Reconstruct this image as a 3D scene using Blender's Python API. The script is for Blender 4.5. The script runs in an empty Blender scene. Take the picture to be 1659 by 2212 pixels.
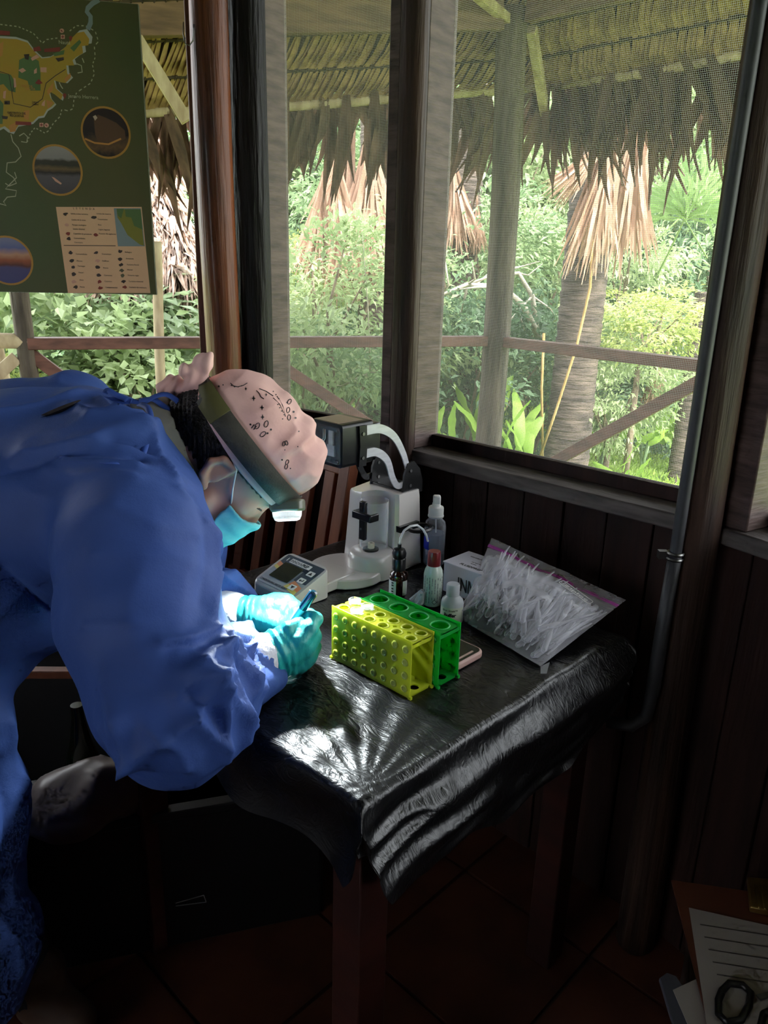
import bpy, math, random
import numpy as np
from mathutils import Vector, Matrix, Euler

random.seed(7); RNG = np.random.default_rng(11)
SC = bpy.context.scene
COL = SC.collection
PI = math.pi

# ---------------------------------------------------------------- camera
IW, IH, FPX = 1659.0, 2212.0, 1660.0
CAMZ = 1.38
PITCH = math.radians(18.04); ROLL = math.radians(1.57)
_fw = np.array([0, math.cos(PITCH), -math.sin(PITCH)]); _r0 = np.array([1.0, 0, 0]); _u0 = np.cross(_r0, _fw)
_ca, _sa = math.cos(ROLL), math.sin(ROLL)
CAMO = np.array([0, 0, CAMZ])
ER = _ca*_r0 + _sa*_u0          # image right
EU = -_sa*_r0 + _ca*_u0 if False else (_ca*_u0 - _sa*_r0)
def ray(x, y):
    dx, dy = x-IW/2, y-IH/2
    return _fw + (dx*_ca+dy*_sa)/FPX*_r0 + (dx*_sa-dy*_ca)/FPX*_u0
def PZ(x, y, z):
    d = ray(x, y); return CAMO + d*((z-CAMZ)/d[2])
def PY(x, y, Y):
    d = ray(x, y); return CAMO + d*(Y/d[1])
def PT(x, y, t):
    return CAMO + ray(x, y)*t
def V(p): return Vector((float(p[0]), float(p[1]), float(p[2])))

cam = bpy.data.cameras.new('camera'); camo = bpy.data.objects.new('camera', cam); COL.objects.link(camo)
cam.sensor_fit = 'HORIZONTAL'; cam.sensor_width = 36.0; cam.lens = 36.0*FPX/IW
cam.clip_start = 0.02; cam.clip_end = 300
_right = ray(IW/2+FPX, IH/2)-_fw; _up = ray(IW/2, IH/2-FPX)-_fw
camo.matrix_world = Matrix(((_right[0], _up[0], -_fw[0], 0), (_right[1], _up[1], -_fw[1], 0), (_right[2], _up[2], -_fw[2], CAMZ), (0, 0, 0, 1)))
SC.camera = camo
# camera-plane basis vectors (used to pose the person, who is seen in pure profile)
E_R = _right/np.linalg.norm(_right); E_D = -_up/np.linalg.norm(_up); E_F = _fw

# ---------------------------------------------------------------- world, sun, exposure
world = bpy.data.worlds.new('world'); SC.world = world; world.use_nodes = True
wn = world.node_tree; bg = wn.nodes['Background']
wtc = wn.nodes.new('ShaderNodeTexCoord'); wnz = wn.nodes.new('ShaderNodeTexNoise'); wrp = wn.nodes.new('ShaderNodeValToRGB')
wnz.inputs['Scale'].default_value = 3.0; wnz.inputs['Detail'].default_value = 4
wrp.color_ramp.elements[0].color = (0.78, 0.86, 0.95, 1); wrp.color_ramp.elements[1].color = (1.0, 1.0, 0.99, 1)
wn.links.new(wtc.outputs['Generated'], wnz.inputs['Vector']); wn.links.new(wnz.outputs['Fac'], wrp.inputs['Fac'])
wn.links.new(wrp.outputs['Color'], bg.inputs['Color'])
bg.inputs['Strength'].default_value = 5.2
sun = bpy.data.lights.new('sun', 'SUN'); suno = bpy.data.objects.new('sun', sun); COL.objects.link(suno)
sun.energy = 14.0; sun.angle = math.radians(30); sun.color = (1.0, 0.97, 0.9)
suno.rotation_euler = Euler((math.radians(30), math.radians(22), math.radians(0)))
suno.location = (3, -3, 12)
SC.view_settings.view_transform = 'Standard'; SC.view_settings.look = 'None'
SC.view_settings.gamma = 1.0; SC.view_settings.use_curve_mapping = False
SC.view_settings.exposure = 0.5
SC.cycles.use_denoising = True
SC.cycles.max_bounces = 6; SC.cycles.diffuse_bounces = 3; SC.cycles.glossy_bounces = 2
SC.cycles.transmission_bounces = 2; SC.cycles.transparent_max_bounces = 14
SC.cycles.use_adaptive_sampling = True; SC.cycles.adaptive_threshold = 0.05; SC.cycles.adaptive_min_samples = 12
SC.cycles.sample_clamp_indirect = 4.0
SC.cycles.caustics_reflective = False; SC.cycles.caustics_refractive = False

# ---------------------------------------------------------------- helpers
def srgb(r, g, b):
    f = lambda c: ((c/255+0.055)/1.055)**2.4 if c > 10 else c/255/12.92
    return (f(r), f(g), f(b), 1.0)

def M(name, c1, c2=None, rough=0.6, scale=8.0, stretch=(1, 1, 1), detail=4, bump=0.0, bscale=None, bstretch=None, metal=0.0,
      spec=0.5, coat=0.0, sub=0.0, alpha=1.0, trans=0.0, ramp=(0.35, 0.65), emit=None, estr=0.0, sheen=0.0, translu=0.0, bdist=0.01, voronoi=False):
    m = bpy.data.materials.new(name); m.use_nodes = True
    nt = m.node_tree; N = nt.nodes; L = nt.links
    b = N['Principled BSDF']; out = N['Material Output']
    b.inputs['Roughness'].default_value = rough; b.inputs['Metallic'].default_value = metal
    b.inputs['Specular IOR Level'].default_value = spec; b.inputs['Coat Weight'].default_value = coat
    b.inputs['Coat Roughness'].default_value = 0.08
    if trans: b.inputs['Transmission Weight'].default_value = trans
    if sheen: b.inputs['Sheen Weight'].default_value = sheen
    tc = N.new('ShaderNodeTexCoord')
    def mapped(st):
        mp = N.new('ShaderNodeMapping'); mp.inputs['Scale'].default_value = st
        L.new(tc.outputs['Object'], mp.inputs['Vector']); return mp.outputs['Vector']
    if c2 is not None:
        nz = N.new('ShaderNodeTexNoise'); nz.inputs['Scale'].default_value = scale; nz.inputs['Detail'].default_value = detail
        L.new(mapped(stretch), nz.inputs['Vector'])
        rp = N.new('ShaderNodeValToRGB'); rp.color_ramp.elements[0].position = ramp[0]; rp.color_ramp.elements[1].position = ramp[1]
        rp.color_ramp.elements[0].color = c1; rp.color_ramp.elements[1].color = c2
        L.new(nz.outputs['Fac'], rp.inputs['Fac']); L.new(rp.outputs['Color'], b.inputs['Base Color']); colout = rp.outputs['Color']
    else:
        b.inputs['Base Color'].default_value = c1; colout = None
    if bump:
        if voronoi:
            nb = N.new('ShaderNodeTexVoronoi'); nb.feature = 'DISTANCE_TO_EDGE'; nb.inputs['Scale'].default_value = bscale or scale; ho = nb.outputs['Distance']
        else:
            nb = N.new('ShaderNodeTexNoise'); nb.inputs['Scale'].default_value = bscale or scale; nb.inputs['Detail'].default_value = 5; ho = nb.outputs['Fac']
        L.new(mapped(bstretch or stretch), nb.inputs['Vector'])
        bp = N.new('ShaderNodeBump'); bp.inputs['Strength'].default_value = bump; bp.inputs['Distance'].default_value = bdist
        L.new(ho, bp.inputs['Height']); L.new(bp.outputs['Normal'], b.inputs['Normal'])
    if emit is not None:
        b.inputs['Emission Color'].default_value = emit; b.inputs['Emission Strength'].default_value = estr
    if sub:
        b.inputs['Subsurface Weight'].default_value = sub; b.inputs['Subsurface Radius'].default_value = (0.01, 0.004, 0.002)
    last = b.outputs['BSDF']
    if translu:
        tl = N.new('ShaderNodeBsdfTranslucent'); mx = N.new('ShaderNodeMixShader'); mx.inputs['Fac'].default_value = translu
        if colout is not None: L.new(colout, tl.inputs['Color'])
        else: tl.inputs['Color'].default_value = c1
        L.new(last, mx.inputs[1]); L.new(tl.outputs['BSDF'], mx.inputs[2]); last = mx.outputs['Shader']
    if alpha < 1:
        tr = N.new('ShaderNodeBsdfTransparent'); mx = N.new('ShaderNodeMixShader'); mx.inputs['Fac'].default_value = alpha
        L.new(tr.outputs['BSDF'], mx.inputs[1]); L.new(last, mx.inputs[2]); last = mx.outputs['Shader']
    L.new(last, out.inputs['Surface'])
    return m

def clear_plastic(name, tint=(0.95, 0.96, 1.0, 1), body=0.12, edge=0.6, rough=0.12, bump=0.0, bscale=20):
    """thin clear film: mostly transparent, glossier and milkier at grazing angles"""
    m = bpy.data.materials.new(name); m.use_nodes = True
    N = m.node_tree.nodes; L = m.node_tree.links; b = N['Principled BSDF']
    b.inputs['Base Color'].default_value = tint; b.inputs['Roughness'].default_value = rough; b.inputs['Specular IOR Level'].default_value = 0.6
    lw = N.new('ShaderNodeLayerWeight'); lw.inputs['Blend'].default_value = 0.35
    mr = N.new('ShaderNodeMapRange'); mr.inputs['To Min'].default_value = body; mr.inputs['To Max'].default_value = edge
    L.new(lw.outputs['Facing'], mr.inputs['Value'])
    tr = N.new('ShaderNodeBsdfTransparent'); tr.inputs['Color'].default_value = (0.97, 0.98, 1, 1)
    mx = N.new('ShaderNodeMixShader'); L.new(mr.outputs['Result'], mx.inputs['Fac'])
    if bump:
        tc = N.new('ShaderNodeTexCoord'); nz = N.new('ShaderNodeTexNoise'); nz.inputs['Scale'].default_value = bscale; nz.inputs['Detail'].default_value = 3
        bp = N.new('ShaderNodeBump'); bp.inputs['Strength'].default_value = bump; bp.inputs['Distance'].default_value = 0.01
        L.new(tc.outputs['Object'], nz.inputs['Vector']); L.new(nz.outputs['Fac'], bp.inputs['Height']); L.new(bp.outputs['Normal'], b.inputs['Normal']); L.new(bp.outputs['Normal'], lw.inputs['Normal'])
    L.new(tr.outputs['BSDF'], mx.inputs[1]); L.new(b.outputs['BSDF'], mx.inputs[2]); L.new(mx.outputs['Shader'], N['Material Output'].inputs['Surface'])
    return m

class MB:
    def __init__(s): s.v = []; s.f = []
    def add(s, vs, fs):
        o = len(s.v); s.v += [tuple(float(c) for c in p) for p in vs]; s.f += [tuple(i+o for i in f) for f in fs]; return s
    def box(s, lo, hi, mat=None, taper=1.0):
        x0, y0, z0 = lo; x1, y1, z1 = hi; cx, cy = (x0+x1)/2, (y0+y1)/2
        t = lambda x, y, z: (cx+(x-cx)*taper, cy+(y-cy)*taper, z)
        vs = [(x0, y0, z0), (x1, y0, z0), (x1, y1, z0), (x0, y1, z0), t(x0, y0, z1), t(x1, y0, z1), t(x1, y1, z1), t(x0, y1, z1)]
        if mat is not None: vs = [tuple(mat @ Vector(p)) for p in vs]
        return s.add(vs, [(0, 3, 2, 1), (4, 5, 6, 7), (0, 1, 5, 4), (1, 2, 6, 5), (2, 3, 7, 6), (3, 0, 4, 7)])
    def beam(s, a, b, w, h, up=(0, 0, 1)):
        a, b = V(a), V(b); d = (b-a); l = d.length; d.normalize(); u = Vector(up); r = d.cross(u).normalized(); u = r.cross(d)
        vs = []
        for p in (a, b):
            for sx, sz in ((-1, -1), (1, -1), (1, 1), (-1, 1)): vs.append(p+r*(sx*w/2)+u*(sz*h/2))
        return s.add(vs, [(0, 1, 2, 3), (7, 6, 5, 4), (0, 4, 5, 1), (1, 5, 6, 2), (2, 6, 7, 3), (3, 7, 4, 0)])
    def tube(s, pts, rad, n=10, cap=True, flat=1.0, up=None):
        pts = [V(p) for p in pts]; k = len(pts)
        rs = [rad]*k if not hasattr(rad, '__len__') else rad
        o = []; prev = None
        for i in range(k):
            d = (pts[min(i+1, k-1)]-pts[max(i-1, 0)]).normalized()
            if prev is None:
                ref = Vector(up) if up is not None else (Vector((0, 0, 1)) if abs(d.z) < .9 else Vector((1, 0, 0)))
                u = (ref-d*ref.dot(d)).normalized()
            else:
                u = (prev-d*prev.dot(d)).normalized()
            prev = u; w = d.cross(u)
            for j in range(n):
                a = 2*PI*j/n; o.append(pts[i]+w*(math.cos(a)*rs[i])+u*(math.sin(a)*rs[i]*flat))
        fs = [(i*n+j, i*n+(j+1) % n, (i+1)*n+(j+1) % n, (i+1)*n+j) for i in range(k-1) for j in range(n)]
        if cap: fs += [tuple(range(n))[::-1], tuple((k-1)*n+j for j in range(n))]
        return s.add(o, fs)
    def lathe(s, prof, n=24, mat=None, c=(0, 0, 0), cap=True):
        o = []
        for r, z in prof:
            for j in range(n):
                a = 2*PI*j/n; p = Vector((c[0]+r*math.cos(a), c[1]+r*math.sin(a), c[2]+z)); o.append(mat @ p if mat is not None else p)
        k = len(prof)
        fs = [(i*n+j, i*n+(j+1) % n, (i+1)*n+(j+1) % n, (i+1)*n+j) for i in range(k-1) for j in range(n)]
        if cap:
            if prof[0][0] > 1e-6: fs.append(tuple(range(n))[::-1])
            if prof[-1][0] > 1e-6: fs.append(tuple((k-1)*n+j for j in range(n)))
        return s.add(o, fs)
    def prism(s, poly, z0, z1, mat=None, top_scale=1.0):
        n = len(poly); cx = sum(p[0] for p in poly)/n; cy = sum(p[1] for p in poly)/n
        vs = [(p[0], p[1], z0) for p in poly]+[(cx+(p[0]-cx)*top_scale, cy+(p[1]-cy)*top_scale, z1) for p in poly]
        if mat is not None: vs = [tuple(mat @ Vector(p)) for p in vs]
        return s.add(vs, [tuple(range(n))[::-1], tuple(range(n, 2*n))]+[(i, (i+1) % n, n+(i+1) % n, n+i) for i in range(n)])
    def strip(s, pts, width, normal, n2=None):
        """flat ribbon along pts; width across = tangent x normal"""
        pts = [V(p) for p in pts]; k = len(pts); o = []
        for i in range(k):
            d = (pts[min(i+1, k-1)]-pts[max(i-1, 0)]).normalized()
            nn = V(normal[i]) if hasattr(normal[0], '__len__') else V(normal)
            w = d.cross(nn).normalized(); wd = width[i] if hasattr(width, '__len__') else width
            o += [pts[i]-w*wd/2, pts[i]+w*wd/2]
        return s.add(o, [(2*i, 2*i+1, 2*i+3, 2*i+2) for i in range(k-1)])
    def ball(s, c, r, n=12, m=8):
        rx, ry, rz = r if hasattr(r, '__len__') else (r, r, r)
        o = []; 
        for i in range(m+1):
            t = PI*i/m
            for j in range(n):
                a = 2*PI*j/n; o.append((c[0]+rx*math.sin(t)*math.cos(a), c[1]+ry*math.sin(t)*math.sin(a), c[2]-rz*math.cos(t)))
        return s.add(o, [(i*n+j, i*n+(j+1) % n, (i+1)*n+(j+1) % n, (i+1)*n+j) for i in range(m) for j in range(n)])
    def torus(s, c, R, r, mat=None, n=20, m=6):
        o = []
        for i in range(n):
            a = 2*PI*i/n
            for j in range(m):
                b = 2*PI*j/m; p = Vector((c[0]+(R+r*math.cos(b))*math.cos(a), c[1]+(R+r*math.cos(b))*math.sin(a), c[2]+r*math.sin(b))); o.append(mat @ p if mat is not None else p)
        return s.add(o, [(i*m+j, ((i+1) % n)*m+j, ((i+1) % n)*m+(j+1) % m, i*m+(j+1) % m) for i in range(n) for j in range(m)])
    def mesh(s, name, smooth=None):
        me = bpy.data.meshes.new(name); me.from_pydata(s.v, [], s.f); me.update()
        if smooth == 'all': me.shade_smooth()
        elif smooth: me.set_sharp_from_angle(angle=math.radians(smooth)) if False else smooth_angle(me, smooth)
        return me
    def build(s, name, mat, parent=None, smooth=40, bevel=0.0, solid=0.0, subsurf=0, kind=None):
        return obj(name, s.mesh(name, smooth), mat, parent, bevel, solid, subsurf, kind)

def smooth_angle(me, deg):
    me.polygons.foreach_set('use_smooth', [True]*len(me.polygons))
    me.set_sharp_from_angle(angle=math.radians(deg))

def obj(name, me, mat, parent=None, bevel=0.0, solid=0.0, subsurf=0, kind=None):
    o = bpy.data.objects.new(name, me); COL.objects.link(o)
    if mat is not None: me.materials.append(mat)
    if parent is not None: o.parent = parent
    if solid:
        md = o.modifiers.new('solid', 'SOLIDIFY'); md.thickness = solid
    if bevel:
        md = o.modifiers.new('bevel', 'BEVEL'); md.width = bevel; md.segments = 2; md.limit_method = 'ANGLE'; md.harden_normals = False
    if subsurf:
        md = o.modifiers.new('sub', 'SUBSURF'); md.levels = subsurf; md.render_levels = subsurf
    if kind: o['kind'] = kind
    return o

def npmesh(name, verts, faces, smooth=True):
    """fast mesh from numpy arrays; faces (n,k)"""
    me = bpy.data.meshes.new(name); nv = len(verts); nf, k = faces.shape
    me.vertices.add(nv); me.vertices.foreach_set('co', np.ascontiguousarray(verts, dtype=np.float32).ravel())
    me.loops.add(nf*k); me.loops.foreach_set('vertex_index', np.ascontiguousarray(faces, dtype=np.int32).ravel())
    me.polygons.add(nf); me.polygons.foreach_set('loop_start', np.arange(0, nf*k, k, dtype=np.int32))
    me.polygons.foreach_set('use_smooth', np.full(nf, smooth, dtype=bool))
    me.update(calc_edges=True); me.validate()
    return me

def thing(name, label=None, cat=None, loc=(0, 0, 0), rotz=0.0, group=None, kind=None, matrix=None):
    o = bpy.data.objects.new(name, None); COL.objects.link(o); o.empty_display_size = 0.05
    if matrix is not None: o.matrix_world = matrix
    else: o.location = V(loc); o.rotation_euler = (0, 0, rotz)
    return tag(o, label, cat, group, kind)
def tag(o, label=None, cat=None, group=None, kind=None):
    if label: o['label'] = label
    if cat: o['category'] = cat
    if group: o['group'] = group
    if kind: o['kind'] = kind
    return o
def copy_tree(root, parent=None):
    c = root.copy(); COL.objects.link(c)
    if parent is not None: c.parent = parent
    for ch in list(root.children): copy_tree(ch, c)
    return c

def text(name, body, size, mat4, mat, parent=None, align='LEFT', bold=0.0):
    cu = bpy.data.curves.new(name, 'FONT'); cu.body = body; cu.size = size; cu.align_x = align; cu.extrude = 0.00015; cu.offset = bold
    cu.resolution_u = 3
    o = bpy.data.objects.new(name+'_tmp', cu); COL.objects.link(o)
    bpy.context.view_layer.update()
    me = bpy.data.meshes.new_from_object(o.evaluated_get(bpy.context.evaluated_depsgraph_get()))
    COL.objects.unlink(o); bpy.data.objects.remove(o)
    me.transform(mat4); me.materials.clear()
    return obj(name, me, mat, parent)

# ---- signed distance fields meshed by surface nets
def smin(a, b, k):
    h = np.clip(0.5+0.5*(b-a)/k, 0, 1); return b+(a-b)*h-k*h*(1-h)
def smax(a, b, k): return -smin(-a, -b, k)
def caps(P, a, b, ra, rb):
    ba = [float(b[i]-a[i]) for i in range(3)]; dd = sum(c*c for c in ba) or 1e-9
    pa = [P[i]-float(a[i]) for i in range(3)]
    h = np.clip((pa[0]*ba[0]+pa[1]*ba[1]+pa[2]*ba[2])/dd, 0, 1)
    return np.sqrt((pa[0]-h*ba[0])**2+(pa[1]-h*ba[1])**2+(pa[2]-h*ba[2])**2)-(ra+(rb-ra)*h)
def ell(P, c, r):
    x, y, z = [(P[i]-float(c[i]))/r[i] for i in range(3)]
    k0 = np.sqrt(x*x+y*y+z*z)+1e-9
    k1 = np.sqrt((x/r[0])**2+(y/r[1])**2+(z/r[2])**2)+1e-9
    return k0*(k0-1)/k1
def surface_nets(fn, lo, hi, h):
    n = [int(math.ceil((hi[i]-lo[i])/h))+1 for i in range(3)]
    ax = [np.float32(lo[i])+np.arange(n[i], dtype=np.float32)*np.float32(h) for i in range(3)]
    G = np.meshgrid(*ax, indexing='ij', sparse=True)
    F = fn(G).astype(np.float32)
    F = np.broadcast_to(F, n).copy()
    S = F < 0
    c = [m-1 for m in n]
    acc = np.zeros((*c, 3), np.float32); cnt = np.zeros(c, np.float32)
    sl = lambda o, m: slice(o, o+m)
    for axis in range(3):
        o1, o2 = [i for i in range(3) if i != axis]
        for a in (0, 1):
            for b in (0, 1):
                off0 = [0, 0, 0]; off0[o1] = a; off0[o2] = b; off1 = list(off0); off1[axis] = 1
                s0 = tuple(sl(off0[i], c[i]) for i in range(3)); s1 = tuple(sl(off1[i], c[i]) for i in range(3))
                m = S[s0] != S[s1]
                f0 = F[s0][m]; f1 = F[s1][m]; t = f0/(f0-f1)
                p = np.zeros((len(t), 3), np.float32); p[:, o1] = a; p[:, o2] = b; p[:, axis] = t
                acc[m] += p; cnt[m] += 1
    act = cnt > 0
    ids = np.full(c, -1, np.int64); ids[act] = np.arange(act.sum())
    I = np.argwhere(act).astype(np.float32)
    verts = (I+acc[act]/cnt[act][:, None])*h+np.array(lo, np.float32)
    quads = []
    for axis in range(3):
        o1, o2 = [(1, 2), (2, 0), (0, 1)][axis]
        s0 = [slice(None)]*3; s1 = [slice(None)]*3; s0[axis] = slice(0, n[axis]-1); s1[axis] = slice(1, n[axis])
        A, B = S[tuple(s0)], S[tuple(s1)]
        e = np.argwhere(A != B)
        e = e[(e[:, o1] > 0) & (e[:, o2] > 0) & (e[:, o1] < n[o1]-1) & (e[:, o2] < n[o2]-1)]
        ins = A[e[:, 0], e[:, 1], e[:, 2]]
        def cid(d1, d2):
            q = e.copy(); q[:, o1] -= d1; q[:, o2] -= d2; return ids[q[:, 0], q[:, 1], q[:, 2]]
        qd = np.stack([cid(1, 1), cid(0, 1), cid(0, 0), cid(1, 0)], 1)
        qd[~ins] = qd[~ins][:, ::-1]
        quads.append(qd)
    return verts, np.concatenate(quads)
def vnormals(v, f):
    n = np.zeros_like(v); a = v[f[:, 2]]-v[f[:, 0]]; b = v[f[:, 3]]-v[f[:, 1]]; fn = np.cross(a, b)
    for i in range(4): np.add.at(n, f[:, i], fn)
    return n/(np.linalg.norm(n, axis=1, keepdims=True)+1e-12)
def relax(v, f, it=1, w=0.5):
    for _ in range(it):
        s = np.zeros_like(v); c = np.zeros(len(v), np.float32)
        for i in range(4):
            for j in (1, 3): np.add.at(s, f[:, i], v[f[:, (i+j) % 4]])
            np.add.at(c, f[:, i], 2)
        v = v*(1-w)+s/np.maximum(c, 1)[:, None]*w
    return v
def hit(fn, x, y, t0=0.6, off=0.0, tmax=3.0):
    """first point of the surface fn on the sight line through pixel x, y"""
    d = ray(x, y); l = np.linalg.norm(d); t = t0
    for _ in range(160):
        p = CAMO+d*t; f = float(fn([np.array([p[0]]), np.array([p[1]]), np.array([p[2]])])[0])-off
        if abs(f) < 2e-4: break
        t += f*0.8/l
        if t > tmax: return None
    return CAMO+d*t
def grad(fn, p, e=1e-3):
    g = []
    for i in range(3):
        a = np.array(p, float); b = a.copy(); a[i] += e; b[i] -= e
        g.append(float(fn([np.array([c]) for c in a])[0])-float(fn([np.array([c]) for c in b])[0]))
    g = np.array(g); return g/(np.linalg.norm(g)+1e-12)
# cheap smooth value noise for numpy points
_perm = RNG.random((64, 64, 64)).astype(np.float32)
def vnoise(p):
    p = np.asarray(p, np.float32); i = np.floor(p).astype(int); f = p-i; f = f*f*(3-2*f); r = 0
    for dx in (0, 1):
        for dy in (0, 1):
            for dz in (0, 1):
                w = (f[..., 0] if dx else 1-f[..., 0])*(f[..., 1] if dy else 1-f[..., 1])*(f[..., 2] if dz else 1-f[..., 2])
                r = r+w*_perm[(i[..., 0]+dx) % 64, (i[..., 1]+dy) % 64, (i[..., 2]+dz) % 64]
    return r*2-1

# plan frame of the table and the wall on the right: m runs along the wall, n towards it
AM = math.radians(-43.54)
mv = np.array([math.cos(AM), math.sin(AM), 0]); nv_ = np.array([-math.sin(AM), math.cos(AM), 0])
def NM(n, m, z=0.0): return nv_*n+mv*m+np.array([0, 0, z])
# ================================================================ materials of the place
WOOD_DARK = M('dark stained plank', srgb(30, 17, 14), srgb(46, 27, 22), rough=0.65, spec=0.2, scale=5, stretch=(6, 6, 0.6), bump=0.25, bscale=12, bstretch=(8, 8, 0.7))
WOOD_JAMB = M('planed jamb wood', srgb(66, 50, 45), srgb(98, 78, 72), rough=0.65, scale=6, stretch=(2, 2, 9), bump=0.25, bscale=9, bstretch=(2, 2, 16))
WOOD_RED = M('reddish jamb wood', srgb(78, 42, 26), srgb(104, 60, 40), rough=0.55, scale=5, stretch=(5, 5, 0.5), bump=0.15)
WOOD_SILL = M('weathered sill', srgb(58, 50, 48), srgb(96, 88, 84), rough=0.75, scale=9, stretch=(1, 6, 6), bump=0.3)
LOG_POLISH = M('polished log', srgb(46, 22, 12), srgb(132, 68, 34), rough=0.48, spec=0.22, scale=3.2, stretch=(5, 5, 0.5), bump=0.35, bscale=6, bstretch=(7, 7, 0.5), coat=0.08, bdist=0.02)
LOG_BLACK = M('black varnished log', srgb(7, 5, 4), srgb(20, 12, 10), rough=0.5, spec=0.15, scale=4, stretch=(4, 4, 0.5), bump=0.6, bscale=7, bstretch=(6, 6, 0.6), coat=0.0, bdist=0.02)
LOG_BROWN = M('brown log', srgb(30, 20, 16), srgb(66, 45, 34), rough=0.6, spec=0.25, scale=4, stretch=(6, 6, 0.5), bump=0.4, bscale=8, bstretch=(8, 8, 0.5), bdist=0.02)
LOG_GREY = M('weathered grey log', srgb(44, 35, 29), srgb(92, 80, 70), rough=0.8, scale=4, stretch=(5, 5, 0.6), bump=0.7, bscale=7, bstretch=(7, 7, 0.7), bdist=0.03)
POLE_PALE = M('pale pole', srgb(150, 130, 104), srgb(186, 168, 140), rough=0.8, scale=6, stretch=(3, 3, 1), bump=0.3)
RAIL = M('brown rail', srgb(74, 44, 36), srgb(104, 66, 56), rough=0.6, scale=5, stretch=(2, 2, 6), bump=0.2)
BEAM = M('veranda beam', srgb(84, 62, 48), srgb(116, 88, 68), rough=0.75, scale=5, stretch=(1, 1, 6), bump=0.3)
TILE = M('terracotta tile', srgb(60, 30, 18), srgb(84, 44, 27), rough=0.55, scale=7, bump=0.15)
GROUT = M('grout', srgb(52, 40, 34), srgb(70, 56, 48), rough=0.9, scale=20)
CEIL = M('ceiling boards', srgb(70, 48, 36), srgb(92, 64, 48), rough=0.8, scale=5, stretch=(1, 6, 1))
PIPE = M('dark grey conduit', srgb(40, 41, 44), srgb(50, 51, 54), rough=0.55, scale=20)
METAL = M('dull metal', srgb(130, 130, 128), rough=0.35, metal=1.0)

def screen_mat():
    m = bpy.data.materials.new('insect screen'); m.use_nodes = True; N = m.node_tree.nodes; L = m.node_tree.links
    N.remove(N['Principled BSDF'])
    tc = N.new('ShaderNodeTexCoord'); sp = N.new('ShaderNodeSeparateXYZ'); L.new(tc.outputs['Object'], sp.inputs['Vector'])
    def thr(sock):
        a = N.new('ShaderNodeMath'); a.operation = 'MULTIPLY'; a.inputs[1].default_value = 1/0.0034; L.new(sock, a.inputs[0])
        b = N.new('ShaderNodeMath'); b.operation = 'FRACT'; L.new(a.outputs[0], b.inputs[0])
        c = N.new('ShaderNodeMath'); c.operation = 'LESS_THAN'; c.inputs[1].default_value = 0.13; L.new(b.outputs[0], c.inputs[0]); return c.outputs[0]
    mx = N.new('ShaderNodeMath'); mx.operation = 'MAXIMUM'; L.new(thr(sp.outputs['X']), mx.inputs[0]); L.new(thr(sp.outputs['Z']), mx.inputs[1])
    df = N.new('ShaderNodeBsdfDiffuse'); df.inputs['Color'].default_value = (0.22, 0.22, 0.21, 1)
    tl = N.new('ShaderNodeBsdfTranslucent'); tl.inputs['Color'].default_value = (0.32, 0.32, 0.31, 1)
    ad = N.new('ShaderNodeMixShader'); ad.inputs['Fac'].default_value = 0.6; L.new(df.outputs[0], ad.inputs[1]); L.new(tl.outputs[0], ad.inputs[2])
    tr = N.new('ShaderNodeBsdfTransparent'); ms = N.new('ShaderNodeMixShader')
    L.new(mx.outputs[0], ms.inputs['Fac']); L.new(tr.outputs[0], ms.inputs[1]); L.new(ad.outputs[0], ms.inputs[2])
    L.new(ms.outputs[0], N['Material Output'].inputs['Surface'])
    return m
SCREEN = screen_mat()

# ================================================================ floor
fl = thing('floor', kind='structure', loc=NM(0, 0, 0), rotz=AM)
MB().box((-4.5, -3.5, -0.12), (3.0, 1.9, -0.012)).build('floor_bed', GROUT, fl)
T0n, T0m, TS = 1.227, -0.865, 0.334
tile_me = MB().box((-TS/2+.004, -TS/2+.004, -0.012), (TS/2-.004, TS/2-.004, 0.0)).mesh('tile')
for i in range(-4, 4):
    for j in range(-5, 1):
        t = obj('tile', tile_me, TILE if not tile_me.materials else None, fl, bevel=0.0)
        t.location = (T0m+TS*(i+.5), T0n+TS*(j+.5), random.uniform(-.0015, 0))
        t.rotation_euler = (random.uniform(-.004, .004), random.uniform(-.004, .004), 0)
MB().box((-4.5, -3.5, -0.012), (T0m-4*TS, 1.9, -0.003)).build('far_floor', TILE, fl)
MB().box((T0m-4*TS, -3.5, -0.012), (3.0, T0n-5*TS, -0.003)).build('near_floor', TILE, fl)
MB().box((T0m+4*TS, T0n-5*TS, -0.012), (3.0, 1.9, -0.003)).build('side_floor', TILE, fl)

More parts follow.
